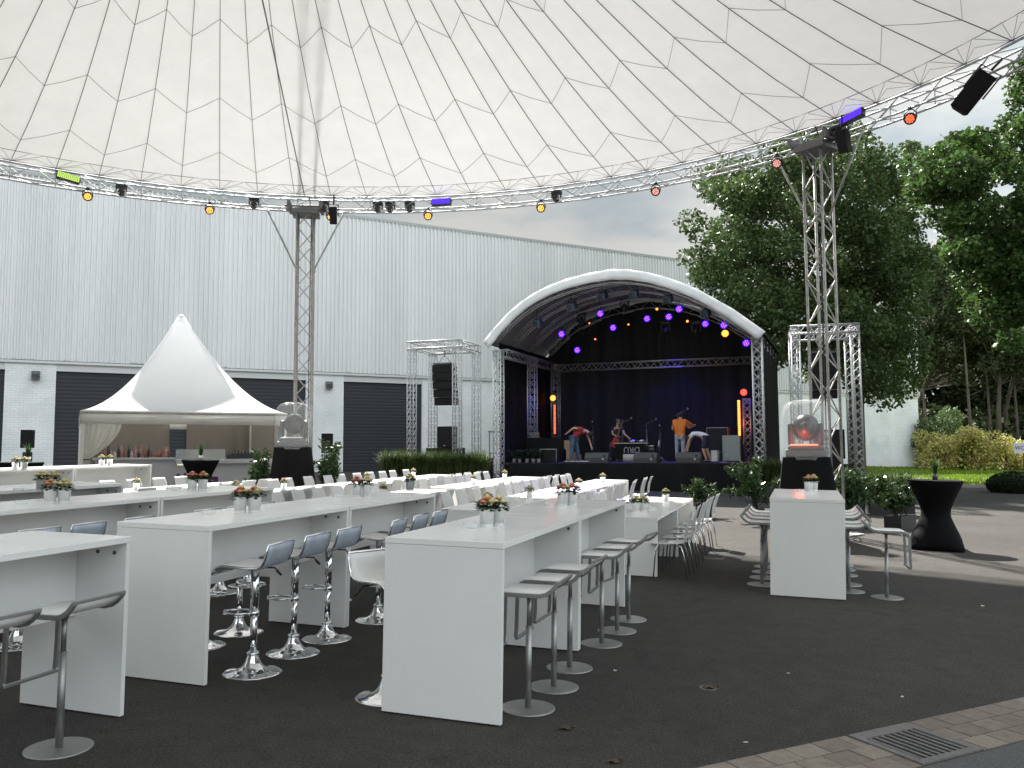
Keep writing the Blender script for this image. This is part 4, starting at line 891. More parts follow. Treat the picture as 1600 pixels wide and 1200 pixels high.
# ================================================================== PLINTHS WITH SEARCHLIGHTS
M_BAG = mat('clear_plastic_bag', (.93, .95, .96), .12, alpha=.15, bump=1.0, bscale=9, spec=1.0)
M_SPH = mat('lamp_head_grey', (.03, .03, .033), .35, var=.2, vscale=8)
def plinth(x, y, rz, label1, label2, red):
    H = 1.47
    t = thing('draped_plinth', label1, 'plinth', 'black draped plinths beside the towers', M=VM(x, y, rz))
    mb = MB(); P = []
    for s in (0, .1, .35, .7, .93, 1):
        hw = .56 - .17 * s; row = []
        for e in range(4):
            for j in range(10):
                q = j / 10 * 2 - 1; a_, b_ = [(q, -1), (1, q), (-q, 1), (-1, -q)][e]; k = 1 + .05 * (1 - s) * sin(j * 2.1 + e)
                row.append((a_ * hw * k, b_ * hw * k, H * s))
        row.append(row[0]); P.append(row)
    mb.grid(P); mb.box((-.39, -.39, H - .03), (.39, .39, H)); mb.build('drape', M_DRAPE, t)
    t = thing('searchlight', label2, 'searchlight', 'searchlights under plastic covers', M=VM(x, y, rz, gz(x, y) + H))
    mb = MB(); mb.box((-.34, -.28, 0), (.34, .3, .13)); mb.box((-.3, -.3, .13), (.3, .24, .2)); mb.build('base', mat('grey_base', (.13, .13, .135), .45), t, bevel=.02)
    mb = MB(); mb.box((-.26, -.36, .2), (.2, -.06, .225))
    mb.build('tray', mat('red_glow_tray', (.5, .2, .15), .4, emit=(1, .17, .09), estr=.8) if red else mat('white_tray', (.85, .86, .86), .3), t, bevel=.005)
    mb = MB(); mb.box((-.29, -.06, .2), (-.2, .16, .6)); mb.box((.22, -.06, .2), (.31, .16, .6)); mb.build('yoke', M_SPH, t, bevel=.03)
    mb = MB(); mb.ell((.02, .03, .52), (.23, .2, .24), 20, 14); mb.tube([(.02, -.17, .5), (.02, -.12, .5)], .13, 16); mb.build('lamp_head', M_SPH, t)
    mb = MB(); P = []
    for i, (s, z) in enumerate(((1, -.05), (1.02, .1), (1.0, .4), (1.0, .68), (.965, .80), (.88, .90), (.72, .965), (.42, 1.0), (.0, 1.01))):
        row = []
        for j in range(41):
            a = j / 40 * 2 * pi; c_, s_ = cos(a), sin(a); k = (abs(c_) ** 2.7 + abs(s_) ** 2.7) ** (-1 / 2.7); rr_ = .405 * s * k * (1 + .012 * sin(9 * a + i))
            row.append((rr_ * c_, rr_ * s_, z + .006 * sin(7 * a)))
        P.append(row)
    mb.grid(P); mb.build('cover', M_BAG, t)
    if red:
        l_ = bpy.data.lights.new('red_glow', 'POINT'); l_.energy = 2.2; l_.color = (1, .12, .06); l_.shadow_soft_size = .08; o = bpy.data.objects.new('red_glow', l_); C.objects.link(o); o.matrix_world = VM(x, y, rz, gz(x, y) + H) @ Matrix.Translation((-.1, -.28, .32))
plinth(-4.86, 19.3, .2, 'black draped plinth at the foot of the slim tower beside the tent', 'searchlight under a clear plastic cover by the slim tower, white tray', False)
plinth(5.24, 15.2, -.3, 'black draped plinth before the right tower behind the lone table', 'searchlight under a clear plastic cover by the right tower, glowing red tray', True)

# ================================================================== STAGE
sa = atan2(-3.4, 8.56); SM = VM(-.42, 31.4, sa, 0); SMi = SM.inverted(); SW, SD, DK = 9.2, 6.0, 1.31
def st_s(px, D):
    k = (px - 800) / FPX; c, s = cos(sa), sin(sa)     # point = o + s*(c,s) + D*(-s,c)
    return (k * (31.4 + D * c) + .42 + s * D) / (c - k * s)
def st_at(px, py, D):                                 # stage-local point seen at this pixel on depth plane D
    d = SMi.to_3x3() @ ray(px, py); o = SMi @ CP; return o + d * ((D - o.y) / d.y)
t = thing('stage', 'covered concert stage with arched white roof and black drapes', 'stage', M=SM)
mb = MB(); mb.box((.15, 0, DK - .06), (SW - .15, SD, DK)); mb.build('deck', mat('black_deck', (.03, .03, .032), .55, var=.2, vscale=5), t)
mb = MB(); P = []
pth = [(.1, 2.5), (.1, .5), (.18, .1)] + [(x_, -.03) for x_ in np.linspace(.5, SW - .4, 40)] + [(SW - .1, .1), (SW - .02, 2.5)]
for k, z in enumerate((DK - .005, DK - .1, DK - .5, -.3)): P.append([(x_, y_ - .02 * k + .02 * sin(i * 1.7) * (k > 0), z) for i, (x_, y_) in enumerate(pth)])
mb.grid(P); mb.build('skirt', M_DRAPE, t)
ROOF = [(-.48, 5.72), (-.1, 6.15), (.5, 6.72), (1.0, 7.1), (1.516, 7.39), (2.1, 7.63), (2.79, 7.82), (3.6, 7.96), (4.39, 8.03), (5.0, 7.97), (5.65, 7.82), (6.3, 7.6), (7.0, 7.29), (7.5, 7.02), (8.0, 6.69), (8.5, 6.36), (8.96, 5.99), (9.5, 5.55)]
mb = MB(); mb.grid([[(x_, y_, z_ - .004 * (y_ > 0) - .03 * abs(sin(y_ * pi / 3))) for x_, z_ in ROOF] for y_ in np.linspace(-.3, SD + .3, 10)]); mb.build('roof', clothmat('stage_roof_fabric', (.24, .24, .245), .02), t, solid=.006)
mb = MB(); rows = []
for k, (dz, dy) in enumerate(((0.02, -.31), (-.1, -.33), (-.22, -.335), (-.36, -.325))):
    r_ = []
    for i in range(len(ROOF) * 3 - 2):
        j, f = divmod(i, 3); x_ = ROOF[j][0]; z_ = ROOF[j][1]
        if f: x_ += (ROOF[j + 1][0] - x_) * f / 3; z_ += (ROOF[j + 1][1] - z_) * f / 3
        nx = (x_ - 4.5) / 5.2; r_.append((x_ - nx * dz * -.65, dy + .03 * sin(i * 1.9 + k * 1.3) * (k > 0), z_ + dz * (1 - .35 * abs(nx))))
    rows.append(r_)
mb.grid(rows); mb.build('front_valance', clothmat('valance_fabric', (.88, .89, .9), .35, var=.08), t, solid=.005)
M_STT = mat('stage_truss_metal', (.55, .56, .57), .4, .8)
def zr(x_): return float(np.interp(x_, [p[0] for p in ROOF], [p[1] for p in ROOF]))
for x_, y_ in ((.0, .0), (SW, .0), (.25, 2.9), (.25, SD - .2), (SW - .1, SD - .2), (SW - .1, 2.9)):
    mb = MB(); truss(mb, (x_, y_, gz(2, 31) if y_ == 0 else DK), (x_, y_, 5.45), .30, .30, .024, .012, up=(0, 1, 0), style='x'); mb.build('post', M_STT, t)
for y_ in (.05, 1.8, 3.6, SD - .1):
    mb = MB(); pts = [(x_, z_) for x_, z_ in ROOF if -.1 <= x_ <= 9.2]
    for dz in (-.12, -.40):
        for dy in (-.12, .12): mb.tube([(x_, y_ + dy, z_ + dz) for x_, z_ in pts], .02, 6)
    for i in range(len(pts) - 1):
        (xa, za), (xb, zb) = pts[i], pts[i + 1]; xm, zm = (xa + xb) / 2, (za + zb) / 2
        for dy in (-.12, .12): mb.tube([(xa, y_ + dy, za - .12), (xm, y_ + dy, zm - .4), (xb, y_ + dy, zb - .12)], .01, 5)
    mb.build('arch_truss', M_STT, t)
mb = MB(); truss(mb, (.25, SD - .2, 5.27), (SW - .1, SD - .2, 5.27), .28, .28, .022, .011); mb.build('beam', M_STT, t)
for x_ in (.1, SW): mb = MB(); truss(mb, (x_, .2, 5.35), (x_, SD - .3, 5.35), .28, .28, .022, .011); mb.build('beam', M_STT, t)
mb = MB(); mb.grid([[(x_, SD - .0 + .05 * sin(x_ * 4.1) + .03 * sin(x_ * 9.7) , DK + (zr(x_) - .1 - DK) * s) for x_ in np.linspace(-.1, SW + .15, 120)] for s in np.linspace(0, 1, 8)]); mb.build('backdrop', M_BACKDROP, t)
for x_ in (-.08, SW + .16):
    mb = MB(); mb.grid([[(x_ + .03 * sin(y_ * 5.3), y_, z_) for y_ in np.linspace(.2, SD, 60)] for z_ in (gz(2, 31) - .2, 2.5, 4, 5.76)]); mb.build('side_curtain', M_DRAPE, t)

# --- stage lamps
def stage_lamp(px, py, D, r, m, label, lit=None, e=0):
    p = st_at(px, py, D); t = thing('stage_spotlight', label, 'stage light', 'lamps under the stage roof', M=SM @ Matrix.Translation(p))
    mb = MB(); mb.tube([(0, .22, 0), (0, .06, 0), (0, .0, 0)], [r * .6, r * 1.0, r * 1.1], 16); mb.build('housing', M_HOUS, t)
    mb = MB(); mb.disc((0, -.006, 0), (0, 1, 0), r * .95, .008, 16); mb.build('lens', m, t)
    if m is E_PUR:
        mb = MB()
        for q in range(7): mb.disc((r * .55 * cos(q) * (q > 0), -.014, r * .55 * sin(q) * (q > 0)), (0, 1, 0), r * .2, .008, 8)
        mb.build('led_cluster', E_PURC, t)
    mb = MB(); mb.tube([(-r - .01, .08, 0), (-r - .01, .08, r + .06), (r + .01, .08, r + .06), (r + .01, .08, 0)], .008, 5); mb.tube([(0, .08, r + .06), (0, .08, r + .2)], .012, 5); mb.build('yoke', M_HOUS, t)
    if lit:
        l_ = bpy.data.lights.new('lamp_glow', 'SPOT'); l_.energy = e; l_.color = lit; l_.spot_size = radians(60); l_.spot_blend = .8; l_.shadow_soft_size = .2
        o = bpy.data.objects.new('lamp_glow', l_); C.objects.link(o); w_ = SM @ (p + Vector((0, -.02, 0))); o.location = w_; o.rotation_euler = (w_ - (SM @ Vector((p.x, 5.4 if D < 4.8 else 3.0, 3.2)))).to_track_quat('Z', 'Y').to_euler()
VI = (.07, .03, 1)
for i, (px, py, D) in enumerate([(877.5, 522, 3.5), (938, 490, 3.5), (902, 547, 5.4), (958, 512, 5.4), (1011, 498, 5.3), (1045, 495, 4.6), (1061, 483, 3.5), (1102, 506, 5.3), (1131, 508, 3.6), (1166, 536, 3.6)]):
    stage_lamp(px, py, D, .145, E_PUR, f'{ORD[i]} violet glowing lamp counted from the left under the stage roof', VI, 260 if D > 4.5 else 60)
for i, (px, py, D, r) in enumerate([(930, 530, 5.3, .035), (921, 505, 4, .03), (976, 486, 4, .03), (982, 507, 5.2, .035), (1026.5, 483, 4.8, .05), (1074, 502, 5.2, .05), (1133, 521, 4.6, .14)]):
    stage_lamp(px, py, D, r, E_OR, ['tiny orange beam lamp low on the left of the stage roof', 'faint orange lamp on a dark fixture at left', 'faint orange lamp beside the third blue fresnel', 'tiny orange lamp before the black backdrop', 'orange beam lamp near the arch top', 'orange beam lamp right of the arch top', 'large orange glowing lamp at the right of the stage roof'][i], (1, .2, .05) if r > .1 else None, 6)
M_FRES = mat('blue_fresnel', (.04, .12, .2), .35, .4)
for i, (px, py) in enumerate([(841, 504), (895, 478), (943, 462), (992, 459), (1045, 467), (1104, 489)]):
    p = st_at(px, py, 1.0); t = thing('fresnel_light', f'{ORD[i]} unlit blue-grey lantern with barn doors from the left on the front arch', 'stage light', 'unlit lanterns on the front arch', M=SM @ Matrix.Translation(p) @ Matrix.Rotation(random.uniform(-.3, .3), 4, 'Z') @ Matrix.Rotation(radians(25), 4, 'X'))
    mb = MB(); mb.box((-.12, -.12, -.12), (.12, .14, .14)); mb.build('housing', M_FRES, t, bevel=.02)
    mb = MB(); mb.box((-.13, -.26, -.14), (-.12, -.12, .12)); mb.box((.12, -.26, -.14), (.13, -.12, .12)); mb.box((-.12, -.27, .13), (.12, -.12, .14)); mb.build('barn_doors', M_ALUD, t)
    mb = MB(); mb.tube([(-.14, 0, 0), (-.14, 0, .24), (.14, 0, .24), (.14, 0, 0)], .01, 5); mb.tube([(0, 0, .24), (0, .1, .5)], .012, 5); mb.build('yoke', M_HOUS, t)
for i, (px, py, D) in enumerate([(908, 497, 3.6), (976, 476, 3.6), (1088, 512, 3.6), (1040, 512, 5)]):
    p = st_at(px, py, D); t = thing('moving_head', f'{ORD[i]} black moving head from the left hanging inside the stage roof', 'stage light', 'black moving heads inside the stage', M=SM @ Matrix.Translation(p))
    mb = MB(); mb.box((-.18, -.12, .12), (.18, .12, .24)); mb.build('base', M_HOUS, t, bevel=.02)
    mb = MB(); mb.ell((0, 0, -.12), (.13, .15, .17)); mb.build('head', M_HOUS, t)
    mb = MB(); mb.box((-.17, -.04, -.14), (-.14, .04, .12)); mb.box((.14, -.04, -.14), (.17, .04, .12)); mb.build('yoke', M_HOUS, t)
def led_column(px, y0, y1, ypar, D, label, parlabel, m, truss_dx):
    a_, b_ = st_at(px, y1, D), st_at(px, y0, D); t = thing('led_strip', label, 'stage light', 'glowing LED strips on the stage', M=SM @ Matrix.Translation((a_.x, a_.y, 0)))
    mb = MB(); mb.box((-.08, 0, a_.z), (.08, .06, b_.z)); mb.build('housing', M_HOUS, t)
    mb = MB(); n = 24
    for i in range(n): z_ = a_.z + (b_.z - a_.z) * (i + .5) / n; mb.cbox((0, -.008, z_), (.085, .014, (b_.z - a_.z) / n * .62))
    mb.build('led_row', m, t)
    p = st_at(px + (-3 if truss_dx > 0 and px < 1000 else 6), ypar, D); stage_lamp(px + (-3 if px < 1000 else 6), ypar, D, .13, E_OR if px < 1000 else emat('red_stage_led', (1, .06, .03), .9), parlabel, (1, .15, .04), 3)
    if truss_dx > 0 and px > 1000:
        q = st_at(px + 13, 700, D); t = thing('truss_stand', 'short aluminium truss stand beside the red strip on the right of the stage', 'truss', M=SM @ Matrix.Translation((q.x, q.y, DK)))
        mb = MB(); truss(mb, (0, 0, .02), (0, 0, b_.z - DK + .05), .26, .26, .02, .01, style='x'); mb.build('mast', M_STT, t); mb = MB(); mb.box((-.25, -.25, 0), (.25, .25, .02)); mb.build('base', M_BLACK, t)
E_STRIP = emat('strip_led', (1, .2, .03), 2.2); E_STRIP2 = emat('strip_led_dim', (1, .16, .08), .7)
led_column(867, 632, 678, 622, 5.5, 'thin red LED strip on the left rear post of the stage', 'round orange lamp above the left red strip', E_STRIP2, 1)
led_column(1156, 625, 696, 613, 4.2, 'bright orange-red LED strip standing on the right of the stage', 'round red lamp above the right LED strip', E_STRIP, 1)
l_ = bpy.data.lights.new('strip_glow', 'POINT'); l_.energy = 4; l_.color = (1, .12, .04); l_.shadow_soft_size = .3; o = bpy.data.objects.new('strip_glow', l_); C.objects.link(o); o.location = SM @ (st_at(1156, 660, 4.0))

# --- things on the deck
def on_deck(px, D, rz=0): return SM @ Matrix.Translation((st_s(px, D), D, DK)) @ Matrix.Rotation(rz, 4, 'Z')
for i, (px, D, rz) in enumerate([(936, .7, .1), (1013, .7, -.1), (1079, .7, 0)]):
    t = thing('stage_monitor', ['left', 'middle', 'right'][i] + ' black wedge monitor at the stage front', 'loudspeaker', 'wedge monitors', M=on_deck(px, D, rz))
    mb = MB(); w_ = .42; pr = [(-.22, 0), (.25, 0), (.25, .18), (.12, .36), (-.02, .36), (-.22, .12)]
    # sloped side towards the back (+y)
    vs = [(-w_, -y_, z_) for y_, z_ in pr] + [(w_, -y_, z_) for y_, z_ in pr]; nn = len(pr)
    mb.add(vs, [tuple(range(nn)), tuple(range(2 * nn - 1, nn - 1, -1))] + [(i_, i_ + nn, (i_ + 1) % nn + nn, (i_ + 1) % nn) for i_ in range(nn)]); mb.build('cabinet', mat('wedge_paint', (.035, .036, .038), .5), t, bevel=.01)
    mb = MB(); mb.box((.2, -.256, .1), (.26, -.252, .16)); mb.build('socket_plate', M_ALU, t)
    mb = MB(); mb.disc((.28, -.23, .24), (0, 1, .7), .04, .01); mb.build('port', M_BLACK, t)
def box_thing(name, label, cat, M, w_, d_, h_, m, extra=None, group=None):
    t = thing(name, label, cat, group, M=M); mb = MB(); mb.box((-w_ / 2, -d_ / 2, .04), (w_ / 2, d_ / 2, h_)); mb.build('body', m, t, bevel=.012)
    mb = MB()
    for a_ in (-1, 1):
        for z_ in (.05, h_ - .01): mb.box((a_ * w_ / 2 - .012, -d_ / 2 - .006, .04), (a_ * w_ / 2 + .012, -d_ / 2 + .014, h_ + .004))
    mb.box((-w_ / 2, -d_ / 2 - .006, h_ - .02), (w_ / 2, -d_ / 2 + .01, h_ + .004)); mb.build('trim', extra or M_ALUD, t)
    mb = MB()
    for a_ in (-1, 1):
        for b_ in (-1, 1): mb.disc((a_ * w_ * .4, b_ * d_ * .38, .02), (1, 0, 0), .02, .02, 8)
    mb.build('castors', M_BLACK, t); return t
DM = on_deck(858, 1.7)
box_thing('dj_desk', 'black covered desk under the laptop on the left of the stage', 'desk', DM, 1.5, .7, .92, M_DRAPE, M_DRAPE)
t = thing('laptop', 'open silver laptop on the black desk at stage left', 'laptop', M=DM @ Matrix.Translation((-.45, -.1, .925)))
mb = MB(); mb.box((-.17, 0, 0), (.17, .24, .014)); mb.build('keyboard', M_ALU, t)
mb = MB(); mb.box((-.17, -.02, .0), (.17, -.01, .23), M=Matrix.Rotation(radians(12), 4, 'X')); mb.build('lid', mat('laptop_lid', (.22, .22, .23), .4, .5), t)
mb = MB(); mb.disc((0, -.0, .12), (0, 1, .2), .022, .03); mb.build('emblem', mat('emblem', (.7, .7, .7), .4), t)
box_thing('speaker_cabinet', 'low black amplifier with silver trim before the black desk', 'amplifier', on_deck(862, .75), .62, .4, .50, M_CAB)
t = thing('wooden_panel', 'pale plywood board with slanted edge beside the black desk', 'board', M=on_deck(893, 1.4))
mb = MB(); pr = [(-.62, .82), (.1, .82), (.12, .4), (.42, .28), (.42, .08), (-.15, .08), (-.15, .46)]; vs = [(x_, 0, z_) for x_, z_ in pr] + [(x_, .03, z_) for x_, z_ in pr]; nn = len(pr)
mb.add(vs, [tuple(range(nn)), tuple(range(2 * nn - 1, nn - 1, -1))] + [(i_, (i_ + 1) % nn, (i_ + 1) % nn + nn, i_ + nn) for i_ in range(nn)]); mb.build('panel', mat('plywood', (.33, .22, .14), .6, var=.1, vscale=6), t)
mb = MB(); mb.box((.0, .03, .0), (.04, .3, .5)); mb.build('support', mat('plywood_edge', (.25, .16, .1), .6), t)
t = thing('pedal_board', 'flat pale board lying at the feet of the man in red', 'pedal board', M=on_deck(907, .5)); mb = MB(); mb.box((-.5, -.15, .03), (.4, .15, .07)); mb.build('board', M_ALUD, t, bevel=.01); mb = MB(); [mb.box((-.4 + i * .18, -.1, .07), (-.3 + i * .18, .06, .11)) for i in range(4)]; mb.build('pedals', M_BLACK, t)
box_thing('amp_rack', 'tall dark rack case with metal edges behind the man in white', 'case', on_deck(1125, 3.2), .75, .6, 1.25, mat('navy_cloth', (.014, .015, .028), .8))
box_thing('speaker_cabinet', 'pale fronted amplifier on the right side of the stage', 'amplifier', on_deck(1146, 2.6), .62, .4, .95, mat('pale_grille', (.33, .38, .36), .7))
box_thing('flight_case', 'small white framed box beside the right monitor', 'case', on_deck(1119, .9), .22, .3, .42, mat('pale_box', (.4, .4, .41), .6))
t = thing('metal_frame', 'small open square metal frame standing beside the white box', 'frame', M=on_deck(1132, .8)); mb = MB(); mb.tube([(-.15, 0, .02), (-.15, 0, .36), (.15, 0, .36), (.15, 0, .02)], .018, 6, closed=True); mb.build('tube', M_ALU, t); mb = MB(); mb.tube([(-.15, .2, .02), (.15, .2, .02), (.15, 0, .02), (-.15, 0, .02)], .012, 6, closed=True); mb.build('foot', M_ALU, t)
def mic(px, D, h, label, boom=True):
    t = thing('microphone_stand', label, 'microphone stand', 'microphone stands', M=on_deck(px, D)); mb = MB(); mb.tube([(0, 0, 0), (0, 0, h)], .011, 6)
    if boom: mb.tube([(-.15, 0, h - .12), (.35, -.05, h + .12)], .009, 6)
    mb.build('pole', M_SCREW, t); mb = MB(); [mb.tube([(0, 0, .06), (.25 * cos(a), .25 * sin(a), .01)], .009, 5) for a in (0, 2.1, 4.2)]; mb.build('tripod', M_SCREW, t)
    mb = MB(); mb.ell((.37 if boom else 0, -.05, h + .14), (.025, .025, .035)); mb.build('microphone', M_ALU, t)
mic(975, 2.4, 1.5, 'microphone stand beside the drummer'); mic(1013, 2.6, 1.45, 'microphone stand behind the middle monitor'); mic(1034, 2.2, 1.2, 'dark microphone stand between middle and right monitors', False); mic(929, 2.8, 1.4, 'thin microphone stand behind the man in red', False)
mic(1062, 1.4, 1.75, 'tall microphone stand before the man in orange')
# drum kit
t = thing('drum_kit', 'small drum kit with chrome hardware in the middle of the stage', 'drum kit', M=on_deck(1000, 3.0))
M_DSH = mat('drum_shell', (.03, .03, .035), .2, .2); M_DH = mat('drum_head', (.55, .55, .55), .5)
def drum(c, r, d, ax, name):
    c = Vector(c); a = Vector(ax).normalized(); mb = MB(); mb.tube([c - a * d / 2, c + a * d / 2], r, 20, 0); mb.tube([c - a * (d / 2 + .005), c - a * (d / 2 - .02)], r * 1.04, 20, 1); mb.tube([c + a * (d / 2 - .02), c + a * (d / 2 + .005)], r * 1.04, 20, 1)
    for k in range(8):
        b = a.orthogonal().normalized(); q = Matrix.Rotation(k * pi / 4, 3, a) @ b; mb.tube([c - a * d * .4 + q * r * 1.05, c + a * d * .4 + q * r * 1.05], .008, 4, 1)
    mb.build(name, [M_DSH, M_CHROME], t)
drum((0, 0, .28), .27, .4, (0, 1, 0), 'bass_drum'); drum((-.22, -.05, .72), .15, .22, (0, -.3, 1), 'tom'); drum((.14, -.05, .72), .16, .24, (0, -.3, 1), 'tom'); drum((.5, .1, .42), .2, .36, (0, 0, 1), 'floor_tom'); drum((-.5, .25, .58), .18, .14, (0, 0, 1), 'snare')
for c, h in (((-.75, .1), .95), ((.75, .15), 1.05), ((.25, .35), 1.2)):
    mb = MB(); mb.tube([(*c, 0), (*c, h)], .012, 6); [mb.tube([(*c, .25), (c[0] + .22 * cos(a), c[1] + .22 * sin(a), .01)], .009, 5) for a in (0, 2.1, 4.2)]; mb.build('cymbal_stand', M_CHROME, t)
    mb = MB(); mb.lathe([(.02, h + .02), (.1, h + .012), (.22, h - .01)], 24, c=(*c, 0), cap=False); mb.build('cymbal', mat('brass_cymbal', (.6, .5, .3), .25, .9), t)
t = thing('drum_banner', 'black cloth with upside-down white letters before the drums', 'banner', M=on_deck(986, 1.7))
mb = MB(); mb.box((-.55, 0, .1), (.55, .01, .68)); mb.build('cloth', M_DRAPE, t); mb = MB(); mb.box((-.6, -.02, .68), (.65, .3, .71)); mb.build('rail', M_ALUD, t)
text('DRU', .30, Matrix.Translation((.08, -.006, .46)) @ Matrix.Rotation(pi, 4, 'Y') @ Matrix.Rotation(pi, 4, 'Y') @ Matrix.Rotation(pi / 2, 4, 'X') @ Matrix.Rotation(pi, 4, 'Z'), mat('chalk_white', (.25, .25, .26), .8), t, ext=.001)
t = thing('paper_sheet', 'pale sheet hanging below the upside-down letters', 'sheet', M=on_deck(984, 1.2)); mb = MB(); mb.grid([[(x_, .01 * sin(x_ * 30), z_) for x_ in np.linspace(-.2, .2, 8)] for z_ in (.02, .15, .3)]); mb.build('sheet', mat('grey_sheet', (.3, .3, .3), .7), t, solid=.003)
def guitar(M, label, col):
    t = thing('electric_guitar', label, 'guitar', 'guitars', M=M)
    mb = MB(); pr = [(0.0, 0), (.14, .04), (.17, .14), (.11, .22), (.13, .3), (.09, .38), (0, .34), (-.09, .4), (-.13, .3), (-.11, .22), (-.17, .14), (-.14, .04)]; nn = len(pr)
    vs = [(x_, -.02, z_) for x_, z_ in pr] + [(x_, .02, z_) for x_, z_ in pr]; mb.add(vs, [tuple(range(nn)), tuple(range(2 * nn - 1, nn - 1, -1))] + [(i, (i + 1) % nn, (i + 1) % nn + nn, i + nn) for i in range(nn)]); mb.build('body', col, t, bevel=.008)
    mb = MB(); mb.box((-.025, -.025, .3), (.025, 0, .95)); mb.build('neck', mat('guitar_neck', (.12, .06, .03), .5), t); mb = MB(); mb.box((-.04, -.025, .95), (.04, 0, 1.1)); mb.build('headstock', M_BLACK, t)
guitar(on_deck(896, 2.0) @ Matrix.Translation((0, 0, .3)) @ Matrix.Rotation(.12, 4, 'Y'), 'dark brown bass guitar upright on a stand behind the man in red', mat('dark_wood_guitar', (.08, .03, .02), .3))
guitar(on_deck(966, 2.9) @ Matrix.Translation((-.05, -.25, .55)) @ Matrix.Rotation(.35, 4, 'Y'), 'red electric guitar leaning before the drummer', mat('red_guitar', (.25, .01, .012), .25))
for i, (px, D, w_) in enumerate([(806, .5, .28), (814.5, .5, .2), (826, .5, .24), (836, .5, .24), (844, .5, .16)]):
    t = thing('potted_herb', f'{ORD[i]} small potted plant from the left on the stage edge', 'potted plant', 'small pots along the stage edge', M=on_deck(px, D))
    mb = MB(); mb.lathe([(0, 0), (.06, 0), (.075, .15), (0, .14)], 16, cap=False); mb.build('pot', mat('grey_pot', (.32, .32, .33), .5), t); mb = MB(); leafset(mb, 130, w_, .15, .48, .10); mb.build('foliage', M_GRASSY, t)
grasspot_ = None

